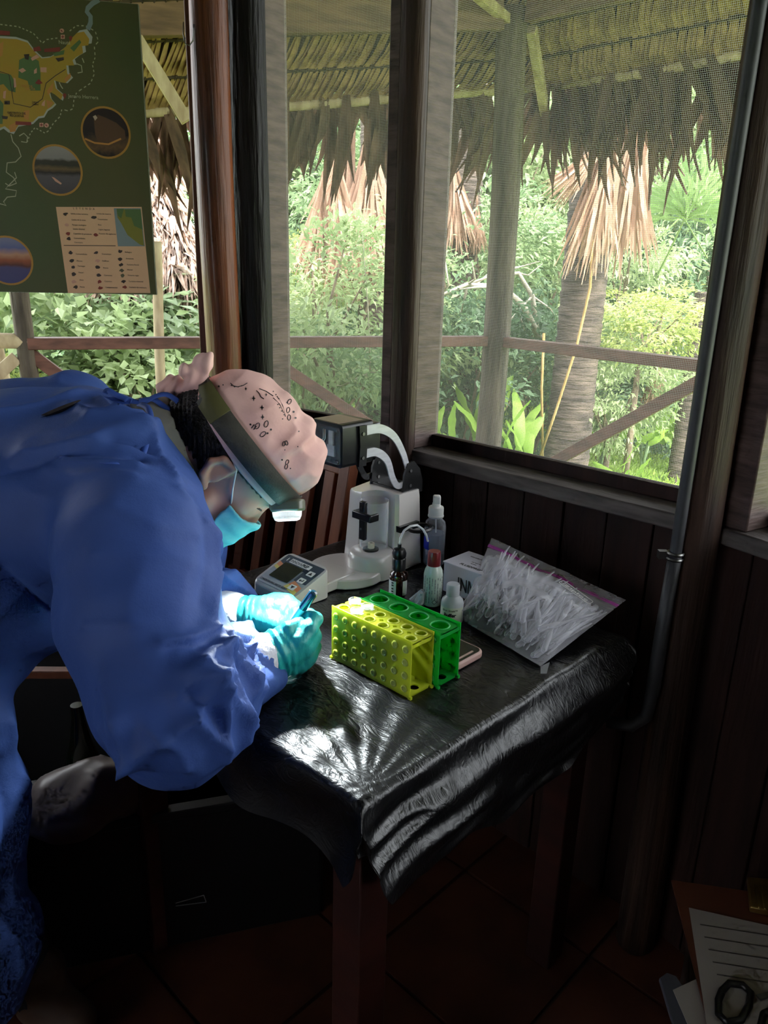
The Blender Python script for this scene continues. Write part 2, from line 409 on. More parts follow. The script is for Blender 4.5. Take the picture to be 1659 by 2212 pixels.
# ================================================================ walls: a many-sided hut
WV = [(-1.52, 2.10), (-0.42, 2.235), (0.02, 1.907), (0.60, 1.356), (1.04, 0.69), (1.27, -0.08)]
SILLZ = 0.946
def panel_frame(a, b):
    a = Vector((a[0], a[1], 0)); b = Vector((b[0], b[1], 0)); return a, (b-a).length, math.atan2(b.y-a.y, b.x-a.x)
def wall_panel(wname, winname, a, b, jl, jr, jmat, plank_w=0.1):
    o, L_, rz = panel_frame(a, b)
    w = thing(wname, kind='structure', loc=o, rotz=rz)
    n = max(2, round(L_/plank_w)); pw = L_/n
    for i in range(n):
        dz = random.uniform(-.003, .003)
        MB().box((i*pw+.0015, 0.0+dz, 0.0), ((i+1)*pw-.0015, 0.02+dz, SILLZ-.03)).build('plank', WOOD_DARK, w, bevel=0.002)
    MB().box((0, 0.02, 0), (L_, 0.05, SILLZ-.035)).build('backing', WOOD_DARK, w)
    MB().box((0, -.01, 2.2), (L_, 0.06, 2.75)).build('header', WOOD_DARK, w)
    wi = thing(winname, kind='structure', loc=o, rotz=rz)
    MB().box((0, -.03, SILLZ-.032), (L_, 0.075, SILLZ)).build('sill', WOOD_SILL, wi, bevel=0.003)
    MB().box((jl, 0.045, SILLZ), (L_-jr, 0.07, SILLZ+.028)).build('bottom_rail', WOOD_DARK, wi, bevel=0.002)
    if jl: MB().box((0, -.02, SILLZ), (jl, 0.07, 2.2)).build('jamb', jmat, wi, bevel=0.003)
    if jr: MB().box((L_-jr, -.02, SILLZ), (L_, 0.07, 2.2)).build('jamb', jmat, wi, bevel=0.003)
    if winname == 'window_1': return w, wi      # the left window has no screen
    sm = MB(); sm.add([(jl-.01, 0.06, SILLZ), (L_-jr+.01, 0.06, SILLZ), (L_-jr+.01, 0.06, 2.2), (jl-.01, 0.06, 2.2)], [(0, 1, 2, 3)])
    sm.build('insect_screen', SCREEN, wi)
    return w, wi
w0, i0 = wall_panel('wall_left', 'window_1', WV[0], WV[1], 0.05, 0.115, WOOD_RED)
w1, i1 = wall_panel('wall_middle', 'window_2', WV[1], WV[2], 0.125, 0.03, WOOD_JAMB)
w2, i2 = wall_panel('wall_right', 'window_3', WV[2], WV[3], 0.085, 0.03, WOOD_JAMB)
w3, i3 = wall_panel('wall_right_end', 'window_4', WV[3], WV[4], 0.09, 0.05, WOOD_JAMB)
w4, i4 = wall_panel('wall_behind', 'window_5', WV[4], WV[5], 0.06, 0.06, WOOD_JAMB)
# far side of the room, behind the camera and to the left: unseen panels, opened or closed to set the indoor light
back = [(1.27, -0.08), (1.3, -0.95), (1.0, -1.8), (0.2, -2.5), (-1.0, -2.7), (-2.2, -2.3), (-3.0, -1.3), (-3.2, 0.0), (-2.75, 1.15), (-2.1, 1.75), (-1.52, 2.10)]
openp = {0: False, 1: False, 2: False, 3: False, 4: False, 5: True, 6: False, 7: False, 8: False, 9: True}
wb = thing('wall_back', kind='structure')
for i in range(len(back)-1):
    o, L_, rz = panel_frame(back[i+1], back[i])
    T = Matrix.Translation(o) @ Matrix.Rotation(rz, 4, 'Z')
    zt = SILLZ if openp[i] else 2.75
    MB().box((0, -.06, 0), (L_, 0.0, zt), T).build('boarding', WOOD_DARK, wb)
    if openp[i]:
        MB().box((0, -.06, 2.2), (L_, 0.0, 2.75), T).build('header', WOOD_DARK, wb)
        MB().box((0, -.08, 0), (0.08, 0.02, 2.75), T).build('stud', WOOD_DARK, wb)
poly = [(x*1.0, y*1.0) for x, y in WV]+back[1:-1]
MB().prism([(p[0]*1.04, p[1]*1.04) for p in poly][::-1], 2.72, 2.78).build('ceiling', CEIL, None, kind='structure')

# ---- log pillars at the corners
def log(name, label, base, r, z0, z1, mat, seed, wob=0.012, lump=0.12, n=18, lean=(0, 0), flat=None):
    rs = np.random.default_rng(seed); k = 34; mb = MB(); o = []
    ph = rs.uniform(0, 6.28, 6)
    for i in range(k):
        t = i/(k-1); z = z0+(z1-z0)*t
        cx = wob*math.sin(t*5+ph[0])+lean[0]*t; cy = wob*math.sin(t*4+ph[1])+lean[1]*t
        for j in range(n):
            a = 2*PI*j/n
            rr = r*(1+lump*(0.5*math.sin(3*a+ph[2]+t*2.5)+0.35*math.sin(2*a+ph[3]-t*4)+0.5*math.sin(a*1+t*9+ph[4])*math.sin(t*7+ph[5])))
            o.append((cx+rr*math.cos(a), cy+rr*math.sin(a), z))
    mb.add(o, [(i*n+j, i*n+(j+1) % n, (i+1)*n+(j+1) % n, (i+1)*n+j) for i in range(k-1) for j in range(n)]+[tuple((k-1)*n+j for j in range(n)), tuple(range(n))[::-1]])
    ob = mb.build(name, mat, None, smooth='all'); ob.location = V((base[0], base[1], 0))
    return tag(ob, label, 'pillar')
pc = PY(466, 420, 2.09); log('log_pillar', 'polished reddish brown log pillar beside the poster', pc, 0.043, 0, 2.72, LOG_POLISH, 3, wob=0.006, lump=0.16)
pc = PY(538, 420, 2.16); log('log_pillar', 'black varnished log pillar between the brown log and grey jamb', pc, 0.052, 0, 2.72, LOG_BLACK, 5, wob=0.004, lump=0.06)
pc = PY(880, 500, 1.84); log('log_pillar', 'narrow brown log pillar rising behind the white instrument', pc, 0.030, 0, 2.72, LOG_BROWN, 9, wob=0.004, lump=0.08)
pc = PY(1578, 700, 1.30); log('log_pillar', 'thick brown log pillar behind the grey conduit pipe', pc, 0.040, 0, 2.72, LOG_BROWN, 12, wob=0.006, lump=0.10)

# ---- conduit with clamp
pp = PY(1535, 700, 1.27)
co = thing('conduit_pipe', 'dark grey conduit pipe running up the wall beside the log', 'pipe', (pp[0], pp[1], 0))
MB().lathe([(0.0105, 0.62), (0.0105, 2.72)], 14).build('upper_pipe', PIPE, co)
MB().tube([(0, 0, 0.9), (-.003, 0, 0.75), (-.004, 0, 0.62), (-.006, .004, 0.57), (-.03, .01, 0.545), (-.07, .03, 0.54)], 0.0122, 14).build('lower_pipe', PIPE, co, smooth='all')
cl = MB(); cl.torus((0, 0, 0), 0.0125, 0.003, Matrix.Translation((0, 0, .905))); cl.torus((0, 0, 0), 0.0125, 0.003, Matrix.Translation((0, 0, .895))); cl.box((-.028, .0, .893), (-.012, .012, .907))
cl.build('clamp', METAL, co)
# ---- wire hook on the left jamb
hp = PY(408, 85, 2.05); hk = MB(); hk.tube([(-.011, 0, .035), (-.012, -.004, .01), (-.006, -.012, -.012), (.004, -.014, -.016), (.013, -.012, -.004), (.014, -.008, .02), (.014, -.004, .03)], 0.0014, 6)
ho = hk.build('wire_hook', METAL, None, smooth='all'); ho.location = V(hp); tag(ho, 'bent wire hook on the jamb beside the poster', 'hook')
# ================================================================ veranda
GROUNDZ = -0.45
RA, RB, RC, RD, RE = (-2.75, 3.3), (-1.72, 3.72), (0.62, 4.5), (1.50, 3.5), (2.15, 2.3)
deck = MB(); deck.prism([(-4, 2.3), (-.42, 2.3), (.05, 1.98), (.65, 1.42), (1.1, .72), (1.4, -.1), (2.6, .4), (2.35, 2.35), (1.62, 3.6), (.66, 4.66), (-1.8, 3.85), (-4, 2.9)][::-1], -.12, -0.01)
deck.build('floor_veranda', BEAM, None, kind='structure')
def post(name, label, xy, r, z0, z1, mat, seed, lean=(0, 0), cat='post', **k):
    o = log(name, label, xy, r, z0, z1, mat, seed, lean=lean, **k); o['category'] = cat; return o
post('veranda_post', 'thick weathered log post at the veranda corner, fissured grey bark side', RC, 0.078, GROUNDZ, 2.62, LOG_GREY, 21, lump=0.07, wob=0.015, lean=(-.03, 0))
post('veranda_post', 'small round veranda post below the poster', RB, 0.042, GROUNDZ, 2.5, LOG_GREY, 22, lump=0.05)
post('veranda_post', 'veranda post hidden behind the grey conduit pipe', RD, 0.04, GROUNDZ, 2.6, RAIL, 23, lump=0.04)
a = PY(345, 700, 4.3); post('support_pole', 'slim pale pole standing behind the railing beside the brown log', a, 0.027, GROUNDZ, 1.45, POLE_PALE, 24, lump=0.05)
a = PY(32, 700, 4.2); post('support_pole', 'slim pale leaning pole at the far left under the poster', a, 0.025, GROUNDZ, 2.6, POLE_PALE, 25, lump=0.05, lean=(-.25, 0))
RZ = 0.985
def railing(label, a, b, braces, roundrail=False, ext=0.0):
    t = thing('veranda_railing', label, 'railing', (a[0], a[1], 0))
    d = np.array([b[0]-a[0], b[1]-a[1], 0])
    if roundrail: MB().tube([(0, 0, RZ-.01), d*.5+np.array([0, 0, RZ+.01]), d+np.array([0, 0, RZ-.02])], 0.036, 12).build('top_rail', POLE_PALE, t, smooth='all')
    else: MB().beam(np.array([0, 0, RZ-.02]), d+np.array([0, 0, RZ-.02]), 0.075, 0.055).build('top_rail', RAIL, t, bevel=0.004)
    for (s0, z0, s1, z1) in braces:
        MB().beam(d*s0+np.array([0, 0, z0]), d*s1+np.array([0, 0, z1]), 0.035, 0.06).build('brace', RAIL if not roundrail else POLE_PALE, t, bevel=0.003)
    return t
railing('brown plank veranda railing crossing the left and middle windows', RB, RC, [(0.0, .92, .40, .05), (.44, .93, .97, .05)])
railing('brown plank veranda railing with rising diagonal brace beyond the right window', RC, RD, [(0.02, .03, .97, .93)])
railing('brown plank veranda railing beyond the conduit pipe', RD, RE, [(0.02, .93, .97, .03)])
railing('round pale log railing meeting the post under the poster', RB, RA, [(0.05, .9, .9, .1)], True)

# ---- veranda beams under the roof
tb = thing('veranda_beam', 'broad brown plank beam under the thatch above the middle window', 'beam')
p0, p1 = PY(200, 82, 3.95), PY(1082, 66, 4.42); dn = np.array([0, 0, .11])
MB().beam(p0+dn, p1+dn, 0.05, 0.22).build('plank', BEAM, tb, bevel=0.004)
tb = thing('veranda_beam', 'broad brown plank beam rising to the right from the corner post', 'beam')
p0, p1 = PY(1142, 48, 4.45), PY(1560, -42, 3.55)
MB().beam(p0+dn, p1+dn, 0.05, 0.22).build('plank', BEAM, tb, bevel=0.004)
for lab, q0, q1, w in (('pale squared timber strut meeting the corner post top', PY(1030, -12, 4.2), PY(1095, 42, 4.46), .045),
                    ('pale squared rafter sloping out from the corner post to the eave', PY(1148, 62, 4.5), PY(1178, 250, 5.0), .05),
                    ('pale timber strut slanting down behind the poster edge', PY(296, 84, 3.95), PY(404, 262, 4.0), .055)):
    o = MB().beam(q0, q1, w, w).build('roof_strut', POLE_PALE, None, bevel=0.004); tag(o, lab, 'strut')

# ---- thatched veranda roof
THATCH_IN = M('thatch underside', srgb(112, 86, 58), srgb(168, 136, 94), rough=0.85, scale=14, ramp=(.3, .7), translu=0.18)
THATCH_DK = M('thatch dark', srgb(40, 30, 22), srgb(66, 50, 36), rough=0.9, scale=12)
LEAF_DRY = M('dry eave leaf', srgb(66, 48, 36), srgb(108, 82, 64), rough=0.75, scale=9, stretch=(3, 3, 1), translu=0.3)
EC = PY(1180, 186, 5.0); EL = PY(100, 252, 4.3); ER = PY(1690, 98, 4.0)
def roof_side(label, A, B, inward, nrows, rowd, rise, seed, fringe_n, fringe_z):
    rs = np.random.default_rng(seed)
    t = thing('thatched_roof', label, 'roof')
    inw = np.array([inward[0], inward[1], 0.0]); inw /= np.linalg.norm(inw)
    MB().tube([A, A*.5+B*.5+np.array([0, 0, -.02]), B], 0.028, 10).build('eave_pole', POLE_PALE, t, smooth='all')
    L_ = np.linalg.norm(B-A); d = (B-A)/L_
    up = inw*math.cos(rise)+np.array([0, 0, math.sin(rise)])
    nrm = np.cross(d, up); nrm = nrm/np.linalg.norm(nrm); nrm = nrm if nrm[2] < 0 else -nrm   # facing down
    ov = 0.25
    # backing boards that close the roof above the leaf rows
    bk = MB(); q = [A-d*ov-nrm*.05, B+d*ov-nrm*.05, B+d*ov+up*3.2-nrm*.05, A-d*ov+up*3.2-nrm*.05]; top = [p+np.array([0, 0, .06]) for p in q]
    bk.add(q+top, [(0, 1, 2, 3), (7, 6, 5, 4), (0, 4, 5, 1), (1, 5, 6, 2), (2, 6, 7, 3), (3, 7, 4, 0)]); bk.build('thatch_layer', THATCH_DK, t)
    for r in range(nrows):
        base = A+up*(r*rowd)+nrm*.012
        # batten with stitches
        st = MB(); st.tube([base-d*ov, base+d*(L_+ov)], 0.010, 6)
        ns = int(L_/0.05)
        for k in range(ns):
            c = base+d*(L_*(k+.5)/ns)+nrm*.006; st.tube([c-up*.014-d*.006, c+nrm*.006, c+up*.014+d*.006], 0.004, 4)
        st.build('batten', THATCH_DK, t, kind='stuff')
        # a row of slanting folded leaflets, woven one over the next
        nl = int((L_+2*ov)/0.028); vs = []; fs = []
        for k in range(nl):
            s = -ov+(L_+2*ov)*k/nl; sl = 0.055+rs.uniform(-.012, .012); wl = rs.uniform(.03, .042); h0 = rs.uniform(-.004, .01)
            p = base+d*s+up*.006; e = base+d*(s+sl)+up*(rowd*rs.uniform(.92, 1.03))
            o = len(vs); wv = d*wl
            lift = nrm*(.012+h0)
            vs += [p-wv*.5+nrm*h0, p+wv*.5+nrm*h0, p*.5+e*.5+wv*.55+lift*.3, p*.5+e*.5-wv*.55+lift*1.4, e-wv*.25-nrm*.006, e+wv*.35-nrm*.01]
            fs += [(o, o+1, o+2, o+3), (o+3, o+2, o+5, o+4)]
        m2 = MB(); m2.add(vs, fs); m2.build('thatch_row', THATCH_IN, t, smooth=None, kind='stuff')
    # hanging fringe: every leaf is its own piece
    meshes = []
    for v in range(4):
        mb = MB(); n = 7; ln = 0.34+.07*v; pts = []; o = []
        for i in range(n):
            tt = i/(n-1); w = 0.026*math.sin(PI*min(1, .12+tt*.88))**.7*(1-.75*tt**3)+.001
            x = .05*math.sin(tt*2+v); y = .10*tt**2*(1 if v % 2 else .6); z = -ln*tt
            o += [(x-w, y, z), (x, y+.010, z+.004), (x+w, y, z)]
        fs = []
        for i in range(n-1):
            fs += [(3*i, 3*i+1, 3*i+4, 3*i+3), (3*i+1, 3*i+2, 3*i+5, 3*i+4)]
        mb.add(o, fs); me = mb.mesh('fringe_leaf', 'all'); me.materials.append(LEAF_DRY); meshes.append(me)
    ang = math.atan2(d[1], d[0])
    for k in range(fringe_n):
        s = L_*(k+rs.uniform(0, 1))/fringe_n; c = A+d*s+up*rs.uniform(-.02, .08)-np.array([0, 0, .01])-inw*rs.uniform(0, .07)
        l = obj('fringe_leaf', meshes[rs.integers(4)], None, t); l.location = V(c)
        sc = rs.uniform(*fringe_z); l.scale = (rs.uniform(.8, 1.5), 1, sc)
        l.rotation_euler = (rs.uniform(-.1, .55), rs.uniform(-.45, .45), ang+rs.uniform(-.6, .6))
    return t
roof_side('thatched veranda roof with woven leaf rows above the middle window', EL, EC, (.33, -.95), 6, 0.2, math.radians(40), 31, 190, (.75, 1.3))
roof_side('thatched veranda roof with long leaf fringe above the right window', EC, ER, (-.75, -.66), 6, 0.2, math.radians(36), 32, 150, (.8, 1.35))
# upper roof over the hut, unseen, added to block the sky
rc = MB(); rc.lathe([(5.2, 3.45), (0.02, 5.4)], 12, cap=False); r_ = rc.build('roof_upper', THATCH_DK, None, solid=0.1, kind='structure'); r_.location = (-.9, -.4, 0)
# rear eaves of the hut, above the openings behind the camera
# ================================================================ ground and plants
LAWN = M('lawn', srgb(104, 136, 52), srgb(150, 176, 84), rough=0.9, scale=2.5, bump=0.5, bscale=60, detail=8)
SOIL = M('leaf litter', srgb(84, 70, 50), srgb(120, 104, 76), rough=0.95, scale=6, bump=0.6, bscale=30)
def leafmat(name, a, b, tl=0.45, rough=0.45, spec=0.4):
    return M(name, srgb(*a), srgb(*b), rough=rough, scale=1.6, detail=6, ramp=(.3, .7), translu=tl, spec=spec)
LM = [leafmat('leaf light green', (132, 154, 102), (188, 202, 158)), leafmat('leaf mid green', (102, 132, 92), (156, 178, 132)),
      leafmat('leaf dark green', (72, 100, 74), (124, 150, 116)), leafmat('leaf yellow green', (150, 166, 88), (206, 214, 144)),
      leafmat('leaf grey green', (128, 148, 112), (182, 198, 164))]
BARK = M('bark', srgb(98, 84, 70), srgb(140, 124, 106), rough=0.9, scale=6, stretch=(3, 3, 1), bump=0.6)
BARK_PALE = M('pale bare branch', srgb(150, 142, 126), srgb(196, 188, 172), rough=0.85, scale=8, bump=0.3)
gx, gy = np.meshgrid(np.linspace(-40, 40, 60), np.linspace(-25, 50, 60), indexing='ij')
gz = GROUNDZ+0.05*vnoise(np.stack([gx*.4, gy*.4, gx*0], -1))
idx = np.arange(3600).reshape(60, 60)
gf = np.stack([idx[:-1, :-1], idx[1:, :-1], idx[1:, 1:], idx[:-1, 1:]], -1).reshape(-1, 4)
obj('ground', npmesh('ground', np.stack([gx, gy, gz], -1).reshape(-1, 3), gf), LAWN, kind='structure')

def leaves_mesh(name, pos, out, size, rs, ratio=0.38, droop=0.35, up=0.6):
    """folded two-triangle leaves at pos (n,3), growing along mixed out / random directions"""
    n = len(pos)
    d = out+rs.normal(0, .75, (n, 3)); d[:, 2] -= droop; d /= np.linalg.norm(d, axis=1, keepdims=True)
    u = rs.normal(0, .5, (n, 3)); u[:, 2] += up+.4; u += out*.3
    w = np.cross(d, u); w /= np.linalg.norm(w, axis=1, keepdims=True)+1e-9
    nn = np.cross(w, d)
    s = (size*rs.uniform(.6, 1.3, n))[:, None]
    b = pos; tip = pos+d*s-np.array([0, 0, 1])*s*.12; mid = pos+d*s*.45
    l = mid+w*s*ratio*.5+nn*s*.08; r = mid-w*s*ratio*.5+nn*s*.08
    v = np.stack([b, l, tip, r], 1).reshape(-1, 3)
    i = np.arange(n)*4
    f = np.concatenate([np.stack([i, i+1, i+2], 1), np.stack([i, i+2, i+3], 1)])
    return npmesh(name, v, f, smooth=False)

def bush_mesh(name, seed, nclump, nleaf, leaf, R=(1, 1, 1), ratio=.4, clump=.22, hollow=.55, low=-.9):
    rs = np.random.default_rng(seed)
    c = rs.normal(0, 1, (nclump, 3)); c /= np.linalg.norm(c, axis=1, keepdims=True); c[:, 2] = np.maximum(c[:, 2], low)
    c *= rs.uniform(hollow, 1.0, (nclump, 1))
    c = c*np.array(R)
    k = rs.integers(0, nclump, nleaf)
    off = rs.normal(0, clump*.55, (nleaf, 3)); off[:, 2] *= .7
    p = c[k]+off
    out = p/np.linalg.norm(p, axis=1, keepdims=True)
    return leaves_mesh(name, p, out, np.full(nleaf, leaf), rs, ratio), c
def branches(seed, c, n, root=(0, 0, -1.0), r=.03):
    rs = np.random.default_rng(seed); mb = MB(); root = np.array(root)
    for i in range(n):
        e = c[rs.integers(len(c))]*.95; mid = root*.45+e*.55+rs.normal(0, .08, 3)
        mb.tube([root+rs.normal(0, .03, 3)*[1, 1, 0], root*.7+mid*.3+rs.normal(0, .05, 3), mid, e], [r, r*.8, r*.5, r*.15], 5, cap=False)
    return mb.mesh('stem', 'all')
PROTO = {}
def proto(key, seed, nclump, nleaf, leaf, mat, R=(1, 1, 1), ratio=.4, clump=.22, hollow=.55, nb=9, r=.03, bark=None):
    me, c = bush_mesh('foliage', seed, nclump, nleaf, leaf, R, ratio, clump, hollow); me.materials.append(mat)
    st = branches(seed+1, c, nb, (0, 0, -R[2]), r); st.materials.append(bark or BARK)
    PROTO[key] = (me, st, R)
proto('broad', 101, 60, 2600, .16, LM[0], ratio=.55, clump=.26)
proto('broad2', 102, 60, 2600, .15, LM[4], ratio=.55, clump=.26)
proto('fine', 103, 70, 5200, .095, LM[0], ratio=.38)
proto('fine2', 104, 70, 5200, .095, LM[1], ratio=.38)
proto('dark', 105, 70, 4800, .10, LM[2], ratio=.42)
proto('yellow', 106, 46, 3000, .12, LM[3], ratio=.36, clump=.24)
proto('tree', 107, 90, 9000, .075, LM[1], R=(1, 1, 1.1), ratio=.45, clump=.24, hollow=.5, nb=14, r=.035)
proto('tree2', 108, 90, 9000, .075, LM[0], R=(1, 1, 1.1), ratio=.45, clump=.24, hollow=.5, nb=14, r=.035)
proto('tree3', 109, 90, 9000, .07, LM[2], R=(1, 1, 1.2), ratio=.45, clump=.24, hollow=.5, nb=14, r=.035)
_np = [0]
def plant(kind, x, y, Y, rx, rz, label, cat='bush', name='leafy_bush', ground=False, group=None):
    """a bush whose crown is centred on the sight line x, y at distance Y"""
    p = PY(x, y, Y); me, st, R = PROTO[kind]; _np[0] += 1
    t = thing(name, label, cat, p, random.uniform(0, 6.28), group)
    t.scale = (rx, rx, rz)
    obj('foliage', me, None, t, kind='stuff'); obj('stem', st, None, t)
    low = p[2]-rz*R[2]
    if low > GROUNDZ+.05:
        mb = MB(); h = low-GROUNDZ+.1
        mb.tube([(0, 0, -R[2]+.05), (.02/rx, .01, -R[2]-h*.5/rz), (0, 0, -R[2]-h/rz)], [.04, .05, .06], 7); mb.build('trunk', BARK, t, smooth='all')
    return t

# --- bushes seen through the left window
plant('broad', 60, 760, 5.6, .75, .8, 'broad-leaved light green bush under the poster beside the leaning pole')
plant('broad2', 235, 730, 6.0, .8, .6, 'broad-leaved grey green bush directly under the poster legend')
plant('broad', 300, 850, 5.4, .7, .55, 'low broad-leaved bush above the bent shoulders beside the slim pole')
plant('broad', 395, 790, 6.4, .7, .55, 'broad-leaved bush between the slim pole and the brown log')
plant('yellow', 5, 860, 5.0, .3, .3, 'small bright yellow green shrub at the far left behind the shoulder')
# --- seen through the middle window
plant('fine', 720, 690, 6.0, .95, .75, 'fine-leaved light green bush filling the middle window above the rail')
plant('fine2', 700, 850, 5.6, .75, .55, 'mid green bush behind the falling brace in the middle window')
plant('fine', 850, 705, 7.0, .95, .62, 'fine-leaved bush behind the narrow log pillar')
plant('yellow', 655, 590, 7.9, .55, .45, 'sprig-topped light shrub at the window edge below the dead palm fan')
plant('fine2', 790, 460, 9.5, 1.1, 1.0, 'green bush behind the hanging dead palm leaves in the middle window')
# --- between the jamb and the corner post
plant('dark', 1000, 830, 6.4, .85, .75, 'dark green bush below the rail between jamb and corner post')
plant('fine2', 1010, 560, 7.8, .95, .75, 'mid green bush below the dead palm fan left of the corner post')
plant('tree2', 1030, 420, 11, 1.5, 1.5, 'pale green tree behind the corner post', 'tree', 'forest_tree')
plant('dark', 1140, 850, 7.0, .75, .9, 'dark green bush between the corner post and the big palm trunk')
plant('fine', 1150, 620, 8.2, .8, .8, 'light green bush above the rail between corner post and palm trunk')
# --- right window
plant('fine', 1330, 620, 7.6, .7, .8, 'fine-leaved bush just right of the big palm trunk')
plant('yellow', 1390, 700, 6.2, .55, .30, 'yellow green leafy spray standing above the right rail')
plant('fine', 1330, 830, 6.4, .55, .55, 'light green bush below the rail right of the palm trunk')
plant('dark', 1480, 680, 8.4, 1.0, 1.0, 'dark green bush beside the conduit behind the green fan leaf')
plant('dark', 1430, 870, 7.8, .8, .5, 'shady dark bush behind the rising diagonal brace')
plant('tree2', 1450, 330, 11, 1.7, 1.6, 'light green tree high in the right window', 'tree', 'forest_tree')
plant('fine2', 1560, 560, 8.5, .9, 1.1, 'mid green bush between the conduit and the thick log')
plant('yellow', 1645, 950, 5.4, .35, .3, 'small yellow green shrub on the lawn at the right edge')
# --- forest behind
G = 'forest trees behind the garden'
for k, (x, y, Y, r, kind, lab) in enumerate([
        (-60, 420, 12, 2.3, 'tree', 'tall forest tree behind the poster, outermost on the left'), (160, 470, 13, 2.3, 'tree2', 'tall light forest tree hidden mostly by the poster'),
        (380, 430, 12.5, 2.2, 'tree', 'tall forest tree between poster and brown log'), (580, 430, 13, 2.3, 'tree3', 'dark forest tree behind the log pillars'),
        (740, 400, 13, 2.2, 'tree2', 'light forest tree high in the middle window'), (900, 380, 14, 2.4, 'tree', 'mid green forest tree behind the narrow log pillar'),
        (1080, 380, 15, 2.6, 'tree2', 'light forest tree far behind the corner post'), (1200, 420, 13.5, 2.2, 'tree', 'forest tree behind the big palm trunk'),
        (1350, 420, 13, 2.3, 'tree2', 'light forest tree behind the dead brown palm leaves'), (1500, 420, 14, 2.6, 'tree', 'forest tree far behind the conduit pipe'),
        (1660, 430, 13, 2.5, 'tree2', 'forest tree behind the thick log at the right edge'), (1830, 500, 12, 2.4, 'tree3', 'forest tree beyond the right edge of the windows'),
        (200, 780, 9.5, 1.5, 'tree3', 'dark understorey tree low in the left window'), (800, 780, 10, 1.5, 'tree3', 'dark understorey tree low in the middle window'),
        (1090, 760, 10.5, 1.5, 'tree3', 'dark understorey tree low behind the corner post'), (1400, 760, 11, 1.4, 'tree3', 'dark understorey tree low in the right window')]):
    plant(kind, x, y, Y, r, r, lab, 'tree', 'forest_tree', group=G)

# --- fan palms
DEAD = M('dead palm leaf', srgb(146, 112, 92), srgb(198, 166, 146), rough=0.8, scale=5, stretch=(3, 3, .6), translu=0.3)
FAN = leafmat('fan palm green', (96, 128, 76), (158, 180, 124), tl=0.4)
PALM = M('palm trunk', srgb(46, 38, 34), srgb(88, 76, 68), rough=0.9, scale=5, stretch=(1, 1, 3), bump=0.9, bscale=6, bstretch=(1, 1, 7), bdist=0.03)
def dead_mesh(seed, n=60, spread=.5, ln=1.0):
    rs = np.random.default_rng(seed); mb = MB()
    for i in range(n):
        a = (i/(n-1)-.5)*2*spread+rs.normal(0, .03); l = ln*rs.uniform(.78, 1.08); b = rs.uniform(-.12, .12)
        pts = []
        for k in range(6):
            t = k/5; pts.append((math.sin(a*(.25+.75*t))*l*t*.9, b*t+.05*math.sin(t*3+i), -l*t*(math.cos(a)*.6+.4)))
        w = [.012+.028*math.sin(PI*min(1, .15+k/5*.8)) for k in range(6)]; w[-1] = .006
        mb.strip(pts, [q*.68 for q in w], (rs.normal(0, .3), 1, .1))
    return mb.mesh('dead_frond', None)
def fan_mesh(seed, n=30, spread=1.5, ln=1.0):
    rs = np.random.default_rng(seed); mb = MB()
    for i in range(n):
        a = (i/(n-1)-.5)*2*spread; l = ln*rs.uniform(.85, 1.05)
        pts = [(math.sin(a)*l*t, .05*rs.normal(), math.cos(a)*l*t-.35*l*t*t) for t in (0, .25, .5, .75, 1)]
        mb.strip(pts, [.01, .035, .04, .03, .004], (0, 1, .25))
    mb.tube([(0, 0, 0), (0, .03, -.4), (0, .1, -.9)], .012, 6)
    return mb.mesh('fan_frond', None)
DM = [dead_mesh(200+i, 62, .20+.09*i) for i in range(3)]
FM = [fan_mesh(220), fan_mesh(221, 26, 1.25)]
for m_ in DM: m_.materials.append(DEAD)
for m_ in FM: m_.materials.append(FAN)
def palm(label, x, Y, r, ztop, dead, green, trunk=True):
    b = PY(x, 900, Y); t = thing('fan_palm', label, 'palm', (b[0], b[1], GROUNDZ))
    h = ztop-GROUNDZ
    if trunk:
        mb = MB(); pr = []; nring = int(h/.11)
        for k in range(nring+1):
            z = h*k/nring; rr = r*(1.12-.12*min(1, z/1.2)); pr += [(rr*1.02, max(0, z-.012)), (rr*.965, z+.006)]
        mb.lathe(pr, 18).build('trunk', PALM, t, smooth='all')
    for (px, py, dY, ln, ry, rz_, k) in dead:
        p = PY(px, py, Y+dY); o = obj('dead_frond', DM[k], None, t); o.location = V(p-np.array([b[0], b[1], GROUNDZ])); o.scale = (ln, ln, ln); o.rotation_euler = (0, ry, rz_)
    for (px, py, dY, ln, rx, ry, rz_, k) in green:
        p = PY(px, py, Y+dY); o = obj('fan_frond', FM[k], None, t); o.location = V(p-np.array([b[0], b[1], GROUNDZ])); o.scale = (ln, ln, ln); o.rotation_euler = (rx, ry, rz_)
    return t
palm('big palm with dark ringed trunk right of the corner post', 1232, 5.9, .165, 3.2,
     [(1345, 190, -.3, 1.15, .12, .2, 0), (1390, 200, -.2, 1.1, .05, -.3, 1), (1345, 270, -.35, .62, .75, .1, 0), (1365, 230, .1, 1.0, .1, .5, 2), (1410, 180, .1, 1.1, .1, .2, 0)], [])
palm('palm with a skirt of brown dead leaves in the middle window', 800, 7.4, .14, 4.0,
     [(800, 250, -.3, 1.40, .0, .2, 2), (725, 325, -.4, 1.20, -.15, -.2, 1), (700, 370, -.2, .95, .15, .3, 1), (840, 300, .1, 1.0, -.15, -.4, 0), (770, 430, -.3, .8, .1, .1, 0), (760, 240, .2, 1.1, .2, .6, 1)], [])
palm('palm with dead leaves between the jamb and the corner post', 985, 7.8, .13, 4.0,
     [(975, 330, -.3, .85, -.2, .2, 1), (1030, 420, -.2, .5, -.1, -.2, 0), (960, 360, 0, .75, .1, .5, 1)], [])
